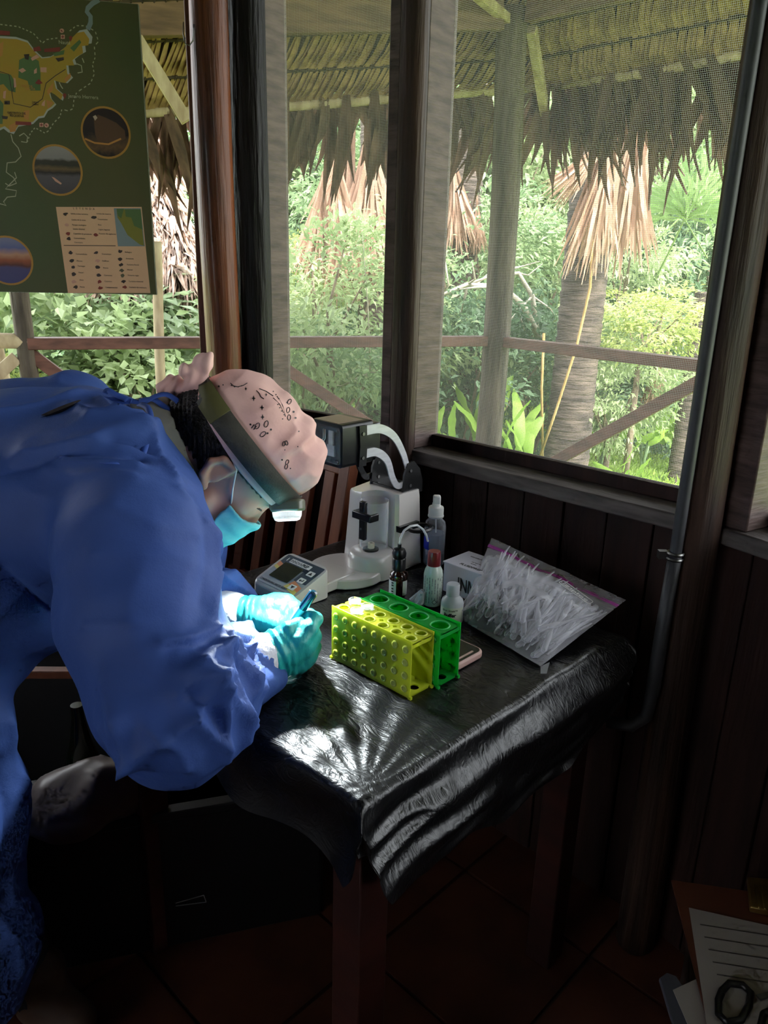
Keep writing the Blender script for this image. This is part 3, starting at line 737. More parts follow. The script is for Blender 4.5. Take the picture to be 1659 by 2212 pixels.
palm('small palm with a green fan leaf beside the conduit', 1485, 6.8, .09, 1.2,
     [(1430, 750, -.2, .6, .05, .2, 0), (1445, 760, 0, .5, .25, .4, 0)],
     [(1480, 470, -.3, .62, .5, .0, .2, 0), (1500, 440, -.1, .62, .2, .7, .4, 1), (1465, 450, 0, .6, .3, -.7, -.2, 1)])
palm('tall palm with pale green fronds at the top beside the conduit', 1640, 8.5, .1, 3.6, [],
     [(1600, 300, -.4, 1.3, .6, -1.1, .3, 0), (1650, 320, -.2, 1.3, .8, -.5, .2, 1), (1560, 380, 0, 1.0, .8, -1.4, .2, 1)])

# --- neighbouring thatched roof, bright in daylight
THATCH_OUT = M('sunlit thatch', srgb(168, 146, 132), srgb(226, 208, 196), rough=0.9, scale=9, stretch=(4, 4, 1))
nt_ = thing('neighbour_thatch_roof', 'sunlit neighbouring thatched roof beyond the poster edge', 'roof')
A0, B0, A1, B1 = PY(200, 180, 8.0), PY(318, 250, 7.6), PY(180, 590, 6.1), PY(430, 590, 6.1)
bm_ = MB(); off = np.array([.02, .12, -.08]); bm_.add([A0, B0, B1, A1, A0+off, B0+off, B1+off, A1+off], [(0, 1, 2, 3), (7, 6, 5, 4), (0, 4, 5, 1), (1, 5, 6, 2), (2, 6, 7, 3), (3, 7, 4, 0)]); bm_.build('thatch_core', THATCH_OUT, nt_)
rs = np.random.default_rng(5); n = 5200; u = rs.uniform(0, 1, n); v = rs.uniform(0, 1.02, n)
top = A0[None]+(B0-A0)[None]*u[:, None]; bot = A1[None]+(B1-A1)[None]*u[:, None]; p = top+(bot-top)*v[:, None]+rs.normal(0, .02, (n, 3))+np.array([0, -.04, .03])
dn_ = bot-top; dn_ /= np.linalg.norm(dn_, axis=1, keepdims=True); out = dn_*3+rs.normal(0, .5, (n, 3)); out[:, 2] -= .3
obj('thatch_strands', leaves_mesh('thatch_strands', p, out, np.full(n, .34), rs, ratio=.09, droop=.2), THATCH_OUT, nt_, kind='stuff')

# --- big-leaved plants by the veranda
BIG = leafmat('big bright leaf', (120, 160, 56), (170, 200, 98), tl=0.5)
def big_leaf(ln=1.0, w=.13, bend=.35):
    mb = MB(); n = 9; o = []
    for i in range(n):
        t = i/(n-1); ww = w*math.sin(PI*min(1, .06+t*.94))**.6*(1-.2*t)+.002; z = ln*t*(1-.25*t*bend); y = bend*ln*t*t
        o += [(-ww, y+.02*math.sin(i*2), z), (0, y-.025, z), (ww, y+.02*math.cos(i*2), z)]
    fs = []
    for i in range(n-1): fs += [(3*i, 3*i+1, 3*i+4, 3*i+3), (3*i+1, 3*i+2, 3*i+5, 3*i+4)]
    mb.add(o, fs); me = mb.mesh('leaf', 'all'); me.materials.append(BIG); return me
BL = [big_leaf(1, .12, .3), big_leaf(1, .10, .6), big_leaf(1, .15, .15)]
def big_plant(x, y, Y, label, n, ln, seed, spread=.5):
    rs = np.random.default_rng(seed); p = PY(x, y, Y)
    t = thing('broadleaf_plant', label, 'plant', (p[0], p[1], GROUNDZ))
    zb = p[2]-GROUNDZ
    for i in range(n):
        l = obj('leaf', BL[rs.integers(3)], None, t); a = rs.uniform(0, 6.28); s = ln*rs.uniform(.7, 1.15)
        l.location = (rs.normal(0, .06), rs.normal(0, .06), max(0.02, zb+rs.uniform(-.08, .05))); l.scale = (s, s, s); l.rotation_euler = (rs.uniform(-.7, .15)*spread*1.6, rs.normal(0, spread), a)
    mb = MB()
    for i in range(3):
        mb.tube([(rs.normal(0, .02), rs.normal(0, .02), 0), (rs.normal(0, .04), rs.normal(0, .04), max(.1, zb))], [.014, .008], 6)
    mb.build('stem', LM[1], t, smooth='all')
    return t
big_plant(1125, 985, 5.5, 'tall plant with broad bright leaves between corner post and palm trunk', 7, .52, 301, .35)
big_plant(1040, 950, 6.0, 'broad-leaved plant rising behind the corner post', 6, .55, 302, .4)
big_plant(955, 955, 5.7, 'small bright broad-leaved plant above the sill beside the jamb', 7, .33, 303, .5)
big_plant(1300, 960, 6.6, 'broad-leaved plant on the lawn right of the palm trunk', 8, .50, 304, .7)
big_plant(1395, 950, 6.9, 'spreading broad-leaved plant on the lawn behind the diagonal brace', 9, .42, 305, .8)
big_plant(1460, 960, 7.2, 'broad-leaved plant on the lawn just left of the conduit', 8, .42, 306, .7)
big_plant(1340, 1030, 5.8, 'low seedling with thin stems in front of the lawn', 6, .28, 307, .6)
# --- bare pale branches and lianas
def bare(label, pts, r, twigs, seed):
    rs = np.random.default_rng(seed); t = thing('bare_branch', label, 'branch', pts[0]); o = np.array(pts[0])
    mb = MB(); mb.tube([np.array(p)-o for p in pts], [r*(1-.6*i/len(pts)) for i in range(len(pts))], 7); mb.build('limb', BARK_PALE, t, smooth='all')
    for i in range(twigs):
        a = np.array(pts[rs.integers(1, len(pts))])-o; e = a+rs.normal(0, .28, 3)
        MB().tube([a, (a+e)/2+rs.normal(0, .05, 3), e], [r*.4, r*.28, r*.12], 5).build('twig', BARK_PALE, t, smooth='all')
bare('pale bare branch arching left behind the corner post', [PY(1180, 760, 6.3), PY(1130, 660, 6.2), PY(1085, 620, 6.2), PY(1010, 615, 6.2), PY(950, 640, 6.2)], .03, 9, 1)
bare('pale bare branch climbing right of the corner post', [PY(1160, 720, 6.6), PY(1150, 640, 6.6), PY(1120, 590, 6.6), PY(1060, 600, 6.6)], .025, 7, 2)
bare('pale dead stick slanting behind the middle window brace', [PY(755, 830, 5.6), PY(800, 805, 5.6), PY(850, 785, 5.6)], .018, 3, 3)
LIANA = M('liana', srgb(150, 120, 70), srgb(176, 146, 96), rough=0.8, scale=6)
for lab, pts in (('thin tan liana hanging in front of the palm trunk', [PY(1283, 420, 5.6), PY(1275, 620, 5.6), PY(1245, 750, 5.6), PY(1200, 890, 5.6), PY(1165, 990, 5.6)]),
                 ('thin tan liana hanging left of the palm trunk', [PY(1175, 720, 5.65), PY(1170, 840, 5.65), PY(1172, 985, 5.65)])):
    o = MB().tube(pts, .010, 6).build('hanging_liana', LIANA, None, smooth='all'); tag(o, lab, 'vine')
# --- grass blades on the lawn in view
rs = np.random.default_rng(44); n = 22000
px = rs.uniform(.4, 5.5, n); pyy = rs.uniform(3.6, 10, n); keep = (px*.9+pyy*1.0 > 5.4); px, pyy = px[keep], pyy[keep]
pos = np.stack([px, pyy, np.full(len(px), GROUNDZ+.02)], 1); out = np.tile([[0, 0, 2.2]], (len(px), 1))
GRASS = leafmat('grass', (128, 160, 64), (176, 196, 104), tl=.4)
o = obj('grass', leaves_mesh('grass', pos, out.astype(float), np.full(len(px), .09), rs, ratio=.16, droop=-.3), GRASS, kind='stuff'); tag(o, 'short bright grass on the lawn beyond the right window', 'grass')
# ================================================================ table and its plastic cover
TABLE_WOOD = M('red brown table wood', srgb(42, 15, 11), srgb(60, 24, 17), rough=0.5, scale=5, stretch=(1, 1, 5), bump=0.1)
BLACK_FILM = M('black plastic film', srgb(9, 10, 13), rough=0.34, spec=0.6, bump=0.3, bscale=16, bdist=0.006, coat=0.15)
def film_bump(m):
    """thin film: fine crinkles from a warped noise on top of the coarse creases"""
    N = m.node_tree.nodes; L = m.node_tree.links; b = N['Principled BSDF']
    old = b.inputs['Normal'].links[0].from_node
    tc = N.new('ShaderNodeTexCoord'); mp = N.new('ShaderNodeMapping'); mp.inputs['Scale'].default_value = (14, 34, 20); L.new(tc.outputs['Object'], mp.inputs['Vector'])
    nz = N.new('ShaderNodeTexNoise'); nz.inputs['Scale'].default_value = 1.6; nz.inputs['Detail'].default_value = 4; nz.inputs['Distortion'].default_value = 1.4; L.new(mp.outputs['Vector'], nz.inputs['Vector'])
    ab = N.new('ShaderNodeMath'); ab.operation = 'SUBTRACT'; ab.inputs[1].default_value = .5; L.new(nz.outputs['Fac'], ab.inputs[0])
    a2 = N.new('ShaderNodeMath'); a2.operation = 'ABSOLUTE'; L.new(ab.outputs[0], a2.inputs[0])
    bp = N.new('ShaderNodeBump'); bp.inputs['Strength'].default_value = .28; bp.inputs['Distance'].default_value = .012; L.new(a2.outputs[0], bp.inputs['Height'])
    L.new(old.outputs['Normal'], bp.inputs['Normal']); L.new(bp.outputs['Normal'], b.inputs['Normal'])
film_bump(BLACK_FILM)
TC = NM(0.883, -0.900); HX, HY, TZ = 0.338, 0.316, 0.745
tbl = thing('wooden_table', 'small square reddish wooden table under black plastic', 'table', (TC[0], TC[1], 0), AM)
MB().box((-HX, -HY, TZ-.03), (HX, HY, TZ)).build('tabletop', TABLE_WOOD, tbl, bevel=0.004)
for sx in (-1, 1):
    for sy in (-1, 1):
        MB().box((sx*(HX-.04)-.028, sy*(HY-.04)-.028, 0), (sx*(HX-.04)+.028, sy*(HY-.04)+.028, TZ-.03)).build('leg', TABLE_WOOD, tbl, bevel=0.003)
for sy in (-1, 1): MB().box((-HX+.06, sy*(HY-.045)-.011, TZ-.12), (HX-.06, sy*(HY-.045)+.011, TZ-.03)).build('apron', TABLE_WOOD, tbl)
for sx in (-1, 1): MB().box((sx*(HX-.045)-.011, -HY+.06, TZ-.12), (sx*(HX-.045)+.011, HY-.06, TZ-.03)).build('apron', TABLE_WOOD, tbl)
# cover
def cover_mesh():
    dl = [.07, .165, .110, .07]      # overhang: -x, +x, -y, +y
    na, nb = 190, 180
    a = np.linspace(-HX-dl[0]-.005, HX+dl[1]+.005, na); b = np.linspace(-HY-dl[2]-.005, HY+dl[3]+.005, nb)
    A, B = np.meshgrid(a, b, indexing='ij')
    ox = np.maximum(0, np.abs(A)-HX-.004); oy = np.maximum(0, np.abs(B)-HY-.004); sx, sy = np.sign(A), np.sign(B)
    nz = lambda s, o: vnoise(np.stack([A*s+o, B*s+o*1.7, A*0+o], -1))
    # hem wavers: scale overhang along the edge
    cf = 1-.5*np.clip(np.minimum(ox, oy)/.06, 0, 1)
    ox = ox*cf; oy = oy*cf
    ox = ox*np.where(sx > 0, 0.78+.34*np.exp(-((B+.02)/.2)**2)+.12*nz(9, 3), 1)
    oy = oy*(1+.2*nz(8, 7))
    rb = .012
    def fall(o):
        th = np.minimum(o/rb, PI/2*0.92); dn = rb*(1-np.cos(th))+np.maximum(0, o-rb*th)*1.0; outw = rb*np.sin(th)+np.maximum(0, o-rb*th)*.16; return dn, outw
    dx, ux = fall(ox); dy, uy = fall(oy)
    both = np.minimum(dx, dy)
    X = np.clip(A, -HX-.004, HX+.004)+sx*ux+sx*both*.25; Y = np.clip(B, -HY-.004, HY+.004)+sy*uy+sy*both*.25
    Z = TZ+.0045-np.maximum(dx, dy)
    # puffs and folds of the hanging parts
    px = np.clip(dx/.05, 0, 1); pyy = np.clip(dy/.05, 0, 1)
    fold = .010*np.sin(ox/.034+B*5+1.2*nz(4, 2))+.010*nz(10, 5)
    fold = fold+.007*(1-2*np.abs(vnoise(np.stack([ox*42+B*3, B*7, A*0+4], -1))))
    X += sx*px*(fold+.012*np.sin(PI*np.clip(ox/.16, 0, 1))); Y += sy*pyy*(.012*np.sin(oy/.03+A*6+nz(5, 8))+.012*nz(10, 9)+.006)
    flat = (1-px)*(1-pyy)
    # wrinkles lying on the top: radiating tension lines towards the corners
    ang = np.arctan2(B+HY, A-HX); rad = np.hypot(B+HY, A-HX)
    Z += flat*(.0016*np.maximum(0, nz(14, 1))+.0013*np.exp(-rad/.35)*np.sin(ang*26+4*nz(5, 4))+.0009*np.sin(A*70+B*35+3*nz(7, 6)))
    V_ = np.stack([X, Y, Z], -1).reshape(-1, 3)
    i = np.arange(na*nb).reshape(na, nb)
    return npmesh('plastic_cover', V_, np.stack([i[:-1, :-1], i[1:, :-1], i[1:, 1:], i[:-1, 1:]], -1).reshape(-1, 4))
cv = obj('plastic_cover', cover_mesh(), BLACK_FILM); cv.location = (TC[0], TC[1], 0); cv.rotation_euler = (0, 0, AM)
tag(cv, 'shiny black plastic sheet draped over the table', 'table cover')
TT = TZ+.0065    # top of the cover

# ================================================================ white concentrating instrument
IVORY = M('ivory plastic', srgb(206, 200, 196), rough=0.28, spec=0.5, coat=0.4)
BLACKP = M('black plastic', srgb(14, 14, 16), rough=0.35, spec=0.5)
STEEL = M('brushed aluminium', srgb(190, 190, 196), srgb(206, 206, 212), rough=0.4, metal=0.35, scale=30, stretch=(1, 1, 8))
BEIGE = M('beige nut', srgb(190, 176, 150), rough=0.5)
CLEAR = clear_plastic('clear gloss shell', body=0.08, edge=0.55)
PRINT = M('black print', srgb(20, 20, 24), rough=0.6)
WHITEP = M('white print', srgb(236, 236, 232), rough=0.5)
CREAM = M('cream nut', srgb(210, 200, 176), rough=0.5)
dv_o = NM(1.02, -1.09); 
dv = thing('sample_concentrator', 'white tabletop sample concentrator with sloping display and black pump head', 'lab instrument', (dv_o[0], dv_o[1], TT), AM)
def rrect(x0, y0, x1, y1, r, n=5):
    p = []
    for cx, cy, a0 in ((x1-r, y0+r, -90), (x1-r, y1-r, 0), (x0+r, y1-r, 90), (x0+r, y0+r, 180)):
        for k in range(n+1):
            a = math.radians(a0+90*k/n); p.append((cx+r*math.cos(a), cy+r*math.sin(a)))
    return p
# base tray: console foot flowing into a round plate and the tower foot
tray = []
for k in range(40):
    a = 2*PI*k/40; tray.append((0.004+.080*math.cos(a), .012+.080*math.sin(a)))
MB().prism(tray, 0.0, .020, top_scale=.97).build('round_plate', IVORY, dv, bevel=0.003)
MB().prism([(-.05, -.1), (.05, -.1), (.045, .0), (-.045, .0)], 0.0, .022).build('neck', IVORY, dv, bevel=0.003)
# console: rounded wedge
con = MB(); pl = rrect(-.064, -.182, .064, -.085, .016); n = len(pl); zt = lambda y: .022+(y+.182)/.097*.036
shr = lambda p, k: (p[0]*k, -.1335+(p[1]+.1335)*k)
lay = []
for k, dz in ((1.0, 0), (1.0, -.004), (.955, 0.0)):
    pass
vs = [(p[0], p[1], 0) for p in pl]+[(p[0]*.99, p[1], zt(p[1])-.005) for p in pl]+[(shr(p, .965)[0], shr(p, .965)[1], zt(p[1])) for p in pl]
con.add(vs, [tuple(range(n))[::-1], tuple(range(2*n, 3*n))]+[(r*n+i, r*n+(i+1) % n, (r+1)*n+(i+1) % n, (r+1)*n+i) for r in (0, 1) for i in range(n)])
con.build('console', IVORY, dv, smooth=50, bevel=0.0)
SLOPE = math.atan2(.036, .097)
FACE = Matrix.Translation((0, -.1335, .0402)) @ Matrix.Rotation(SLOPE, 4, 'X') @ Matrix.Diagonal((1, .85, 1, 1))       # console face frame: x right, y up the slope
def plate(name, x0, y0, x1, y1, z, mat, r=.003, parent=None, fr=FACE, th=.0005):
    return MB().prism(rrect(x0, y0, x1, y1, r), z-th, z, fr).build(name, mat, parent or dv)
LABEL_GREY = M('label grey', srgb(150, 158, 166), srgb(176, 182, 188), rough=0.45, scale=30)
LABEL_BLUE = M('label dark blue', srgb(44, 62, 78), rough=0.45)
LABEL_OR = M('label orange', srgb(226, 140, 96), rough=0.45); LABEL_YE = M('label yellow', srgb(226, 206, 110), rough=0.45)
LCD = M('display glass', srgb(52, 56, 48), rough=0.15, coat=0.5)
lp = plate('label_panel', -.055, -.052, .055, .052, .0008, LABEL_GREY)
plate('label_band', -.055, .020, .055, .052, .0011, LABEL_BLUE, .003, lp); plate('label_band', .020, -.012, .055, .03, .0011, LABEL_BLUE, .001, lp)
for nm, (y0, y1), mt in (('label_stripe', (-.027, -.012), LABEL_OR), ('label_stripe', (-.038, -.027), LABEL_YE)):
    MB().prism([(.018+(y1+.03)*.4, y1), (.018+(y0+.03)*.4, y0), (.055, y0-.012), (.055, y1-.012)], .0008, .0013, FACE).build(nm, mt, lp)
for (y0, y1), mt in (((.012, .024), LABEL_OR), ((.003, .012), LABEL_YE)):
    MB().prism([(-.055, y0), (-.038, y0-.006), (-.038, y1-.006), (-.055, y1)], .0008, .0013, FACE).build('label_stripe', mt, lp)
disp = plate('display', -.040, -.028, .016, .026, .0022, LCD, .002)
plate('logo_plate', -.034, .030, .026, .044, .0018, WHITEP, .001, lp); plate('logo_mark', -.050, .028, -.035, .046, .0018, LABEL_BLUE, .001, lp)
F3 = FACE @ Matrix.Translation((0, 0, .0019))
text('lettering', 'INNOVA', .0125, F3 @ Matrix.Translation((-.0325, .0325, 0)) @ Matrix.Diagonal((.68, 1, 1, 1)), PRINT, lp)
text('lettering', 'PREP', .0125, F3 @ Matrix.Translation((.0015, .0325, 0)) @ Matrix.Diagonal((.68, 1, 1, 1)), PRINT, lp, bold=.0004)
text('lettering', 'I', .0165, F3 @ Matrix.Translation((-.0445, .031, 0)), WHITEP, lp)
text('lettering', 'CONCENTRATING PIPETTE SELECT', .0085, FACE @ Matrix.Translation((-.051, -.046, .0014)) @ Matrix.Diagonal((.60, 1, 1, 1)), PRINT, lp)
for k, (bx, by) in enumerate(((.040, .022), (.038, -.005), (.036, -.032))):
    bt = plate('button', bx-.0085, by-.008, bx+.0085, by+.008, .0022, WHITEP, .002)
    ar = MB()
    if k == 0: ar.prism([(-.005, -.004), (.005, -.004), (0, .005)], .0023, .0026, FACE @ Matrix.Translation((bx, by, 0)))
    elif k == 2: ar.prism([(-.005, .004), (0, -.005), (.005, .004)], .0023, .0026, FACE @ Matrix.Translation((bx, by, 0)))
    else:
        T_ = FACE @ Matrix.Translation((bx, by, 0)); ar.prism([(-.006, -.001), (-.002, -.005), (-.002, .003)], .0023, .0026, T_); ar.prism([(-.003, -.002), (.005, -.002), (.005, .005), (.003, .005), (.003, 0), (-.003, 0)], .0023, .0026, T_)
    ar.build('arrow', PRINT, bt)
# tower with a concave channel at its front right corner
def tower_sec(k, dy=0.0):
    p = [(-.072, .178), (-.072, .085), (-.045, .068), (-.016, .066)]
    c = (.030, .062); 
    for j in range(9):
        a = math.radians(172-j*13.5); p.append((c[0]+.046*math.cos(a), c[1]+.046*math.sin(a)))
    p += [(.056, .102), (.064, .108), (.062, .178)]
    return [((x)*k, .14+(y-.14)*k+dy) for x, y in p]
tw = MB(); secs = [(0.0, 1.06), (.03, 1.03), (.10, .97), (.155, .93), (.168, .90)]
ring = [[(x, y, z) for x, y in tower_sec(k)] for z, k in secs]; n = len(ring[0])
for j, (x, y, z) in enumerate(ring[-1]): ring[-1][j] = (x, y, z-.012*max(0, (-x+.0)/.07)*max(0, (.15-y)/.08))
vs = [p for r in ring for p in r]
tw.add(vs, [(r*n+(i+1) % n, r*n+i, (r+1)*n+i, (r+1)*n+(i+1) % n) for r in range(len(secs)-1) for i in range(n)]+[tuple((len(secs)-1)*n+i for i in range(n))[::-1], tuple(range(n))])
tw.build('tower', IVORY, dv, smooth=38)
MB().lathe([(.052, 0), (.050, .035), (.047, .048), (.044, .051), (0, .052)], 28, c=(.030, .060, 0)).build('pedestal', IVORY, dv, smooth=50)
MB().lathe([(.017, .052), (.017, .0555), (.013, .0565), (0, .0565)], 24, c=(.030, .058, 0)).build('seal_disc', BLACKP, dv)
MB().lathe([(.0075, .0565), (.0075, .068), (.004, .068), (.004, .064), (0, .064)], 6, c=(.031, .058, 0)).build('fitting', CREAM, dv, smooth=None)
MB().lathe([(.030, .06), (.030, .16)], 24, c=(.030, .066, 0), cap=False).build('channel_gloss', CLEAR, dv)  # clear cylinder added to give the glossy channel its reflections
cr = MB(); cr.box((.021, .030, .080), (.037, .040, .163)); cr.box((.004, .026, .124), (.058, .034, .140)); cr.box((.004, .030, .124), (.011, .052, .140)); cr.box((.051, .030, .124), (.058, .052, .140))
cr.build('cross_clip', BLACKP, dv, bevel=0.002)
for z in (.105, .15): MB().lathe([(.0025, 0), (.0025, .002), (0, .002)], 8, Matrix.Translation((.029, .030, z)) @ Matrix.Rotation(PI/2, 4, 'X')).build('screw', METAL, dv)
# bottle holder on the right face
bh = MB(); bh.box((.056, .105, .088), (.070, .165, .101)); bh.torus((0, 0, 0), .020, .0050, Matrix.Translation((.094, .140, .098)) @ Matrix.Diagonal((1, 1.3, .8, 1))); bh.build('bottle_holder', BLACKP, dv)
# pump head with clear window, curved arms
hd = MB(); hd.prism(rrect(-.045, .247, .045, .332, .007), 0, .082, Matrix.Translation((0, .042, 0)) @ Matrix.Rotation(PI/2, 4, 'X')); hd.build('pump_head', BLACKP, dv, smooth=40)
MB().box((-.040, .036, .253), (.043, .066, .325)).build('motor_box', BLACKP, dv, bevel=0.003)
MB().prism(rrect(-.040, .2535, .040, .3255, .006), .040, .0435, Matrix.Translation((0, 0, 0)) @ Matrix.Rotation(PI/2, 4, 'X')).build('window_plate', clear_plastic('smoked window', (.3, .31, .33, 1), .25, .7), dv)
MB().box((-.041, -.036, .3315), (.028, .030, .3325)).build('top_label', M('bronze label', srgb(150, 128, 118), rough=0.35, metal=.3), dv)
inn = MB(); 
for x in (-.004, .001): inn.tube([(x, -.0445, .318), (x, -.0445, .300), (x-.006, -.0445, .293), (x-.014, -.0445, .288), (x-.018, -.0445, .28), (x-.012, -.0445, .272)], .0013, 6)
inn.build('tubing', STEEL, dv, smooth='all')
vl = MB(); vl.box((.010, -.0447, .288), (.022, -.041, .318)); vl.box((.006, -.0447, .268), (.026, -.041, .290)); vl.box((-.02, -.0445, .258), (-.016, -.041, .275)); vl.box((-.004, -.0445, .258), (.0, -.041, .275)); vl.box((-.022, -.0445, .274), (.002, -.041, .277))
vl.build('valve', STEEL, dv)
for sx in (-.034, .034):
    for z in (.259, .320): MB().lathe([(.0028, 0), (.0028, .002), (0, .002)], 8, Matrix.Translation((sx, -.0436, z)) @ Matrix.Rotation(PI/2, 4, 'X')).build('screw', METAL, dv)
def arm(x, pts, w, mat):
    mb = MB(); P_ = []; k = 40
    def cr_(t):
        n_ = len(pts)-1; i = min(int(t*n_), n_-1); f = t*n_-i
        g = lambda j: np.array(pts[max(0, min(n_, j))])
        return .5*((2*g(i))+(-g(i-1)+g(i+1))*f+(2*g(i-1)-5*g(i)+4*g(i+1)-g(i+2))*f*f+(-g(i-1)+3*g(i)-3*g(i+1)+g(i+2))*f**3)
    c = [cr_(i/(k-1)) for i in range(k)]
    for i in range(k):
        d = c[min(i+1, k-1)]-c[max(i-1, 0)]; d = d/np.linalg.norm(d); nrm_ = np.array([-d[1], d[0]]); ww = w[0]+(w[1]-w[0])*i/(k-1)
        for s, xx in ((-1, x), (1, x), (1, x+.003), (-1, x+.003)): q = c[i]+nrm_*s*ww/2; P_.append((xx, q[0], q[1]))
    fs = [(4*i+j, 4*i+(j+1) % 4, 4*i+4+(j+1) % 4, 4*i+4+j) for i in range(k-1) for j in range(4)]+[(3, 2, 1, 0), (4*k-4, 4*k-3, 4*k-2, 4*k-1)]
    mb.add(P_, fs); return mb.build('arm', mat, dv, smooth=40)
up_ = [(.012, .315), (.060, .313), (.100, .292), (.130, .252), (.146, .215)]; lo_ = [(.012, .268), (.050, .267), (.082, .245), (.100, .205), (.118, .184), (.146, .190)]
for x in (.0455, -.0485): arm(x, up_, (.020, .012), STEEL if x > 0 else BLACKP); arm(x, lo_, (.018, .012), STEEL if x > 0 else BLACKP)
for x in (.044, -.050):
    MB().prism([(.0, .245), (.020, .245), (.022, .285), (.020, .326), (.0, .326), (.003, .285)], x, x+.006, Matrix(((0, 0, 1, 0), (1, 0, 0, 0), (0, 1, 0, 0), (0, 0, 0, 1)))).build('arm_clamp', BLACKP, dv)
    MB().prism([(.128, .160), (.190, .160), (.190, .185), (.180, .212), (.160, .232), (.142, .228), (.132, .205)], x+.003, x+.008, Matrix(((0, 0, 1, 0), (1, 0, 0, 0), (0, 1, 0, 0), (0, 0, 0, 1)))).build('hinge_plate', BLACKP, dv)
    for yy, zz in ((.010, .262), (.010, .310), (.150, .212), (.150, .180)):
        MB().lathe([(.0035, 0), (.0035, .002), (0, .002)], 10, Matrix.Translation((x+.008 if yy > .1 else x+.006, yy, zz)) @ Matrix.Rotation(PI/2, 4, 'Y')).build('screw', METAL, dv)
MB().box((-.046, .130, .162), (.050, .190, .172)).build('hinge_base', BLACKP, dv, bevel=.002)

# ================================================================ tube racks
YEL = M('translucent yellow plastic', srgb(228, 236, 78), rough=0.35, translu=0.55, spec=0.5)
GRN = M('translucent green plastic', srgb(46, 206, 88), rough=0.3, translu=0.55, spec=0.5)
def hole_plate(mb, cells, z0, z1, r, seg=16):
    """plate of square cells, each with a round hole"""
    for (x0, y0, x1, y1) in cells:
        cx, cy = (x0+x1)/2, (y0+y1)/2; hx, hy = (x1-x0)/2, (y1-y0)/2; o = []; i_ = []
        for k in range(seg):
            a = 2*PI*(k+.5)/seg; c, s = math.cos(a), math.sin(a); q = 1/max(abs(c), abs(s)); o.append((cx+c*q*hx, cy+s*q*hy)); i_.append((cx+c*r, cy+s*r))
        v = [(*p, z1) for p in o]+[(*p, z1) for p in i_]+[(*p, z0) for p in i_]+[(*p, z0) for p in o]; n_ = seg
        mb.add(v, [(a*n_+(k+1) % n_, a*n_+k, (a+1)*n_+k, (a+1)*n_+(k+1) % n_) for a in range(3) for k in range(seg)])
YEL2 = M('pale yellow stud', srgb(238, 244, 112), rough=0.3, translu=0.35, coat=.3); GRN2 = M('pale green stud', srgb(70, 214, 112), rough=0.3, translu=0.25, coat=.3)
def rack(label, n0, m0, n1, m1, mat, cols, rows, r, bcols, brows, br, top_in=0.004):
    c = NM((n0+n1)/2, (m0+m1)/2); t = thing('tube_rack', label, 'tube rack', (c[0], c[1], TT), AM)
    lx, ly, H = (m1-m0)/2, (n1-n0)/2, .096
    tp = MB(); cw, ch = 2*lx/cols, (2*ly-.004)/rows
    hole_plate(tp, [(-lx+i*cw, -ly+.002+j*ch, -lx+(i+1)*cw, -ly+.002+(j+1)*ch) for i in range(cols) for j in range(rows)], H-top_in-.0025, H-top_in, r)
    tp.build('top_plate', mat, t, smooth=None)
    for i in range(cols):
        for j in range(rows):
            MB().torus((-lx+(i+.5)*cw, -ly+.002+(j+.5)*ch, H-top_in), r+.0008, .0013, n=18, m=5).build('rim_ring', YEL2 if mat is YEL else GRN2, t, smooth='all')
    bt = MB(); hole_plate(bt, [(-lx+i*cw*cols/6, -ly, -lx+(i+1)*cw*cols/6, ly) for i in range(6)], .002, .0045, .0085); bt.build('bottom_plate', mat, t, smooth=None)
    for s in (-1, 1):
        y0, y1 = (s*ly-.0022, s*ly) if s > 0 else (s*ly, s*ly+.0022)
        MB().box((-lx, y0, 0), (lx, y1, H)).build('side_panel', mat, t, bevel=0.0006)
        sd = MB(); 
        for a in range(bcols):
            for b in range(brows):
                x = -lx+2*lx*(a+.5)/bcols; z = .014+(H-.030)*b/(brows-1)
                T_ = Matrix.Translation((x, s*ly, z)) @ Matrix.Rotation(-s*PI/2, 4, 'X')
                sd.lathe([(br*1.05, -.0005), (br, .0016), (br*.70, .0021), (br*.55, .0012), (0, .0010)], 12, T_)
        sd.build('side_studs', YEL2 if mat is YEL else GRN2, t, smooth=30, kind='stuff')
        for e in (-1, 1): MB().box((e*lx-.003, y0-.001, -.0008), (e*lx+.003, y1+.001, .004)).build('foot', mat, t)
    MB().box((-lx, -ly+.002, .0045), (-lx+.002, ly-.002, H-top_in-.0025)).build('end_panel', mat, t)
    MB().box((lx-.003, -ly+.002, H-top_in-.009), (lx-.001, ly-.002, H-top_in-.0025)).build('end_lip', mat, t)
    return t
rack('translucent yellow tube rack with small round holes', .770, -.843, .822, -.668, YEL, 6, 2, .0082, 8, 4, .0062)
rack('translucent green tube rack with large round holes behind the yellow one', .8245, -.835, .876, -.659, GRN, 4, 1, .0145, 7, 4, .0055)
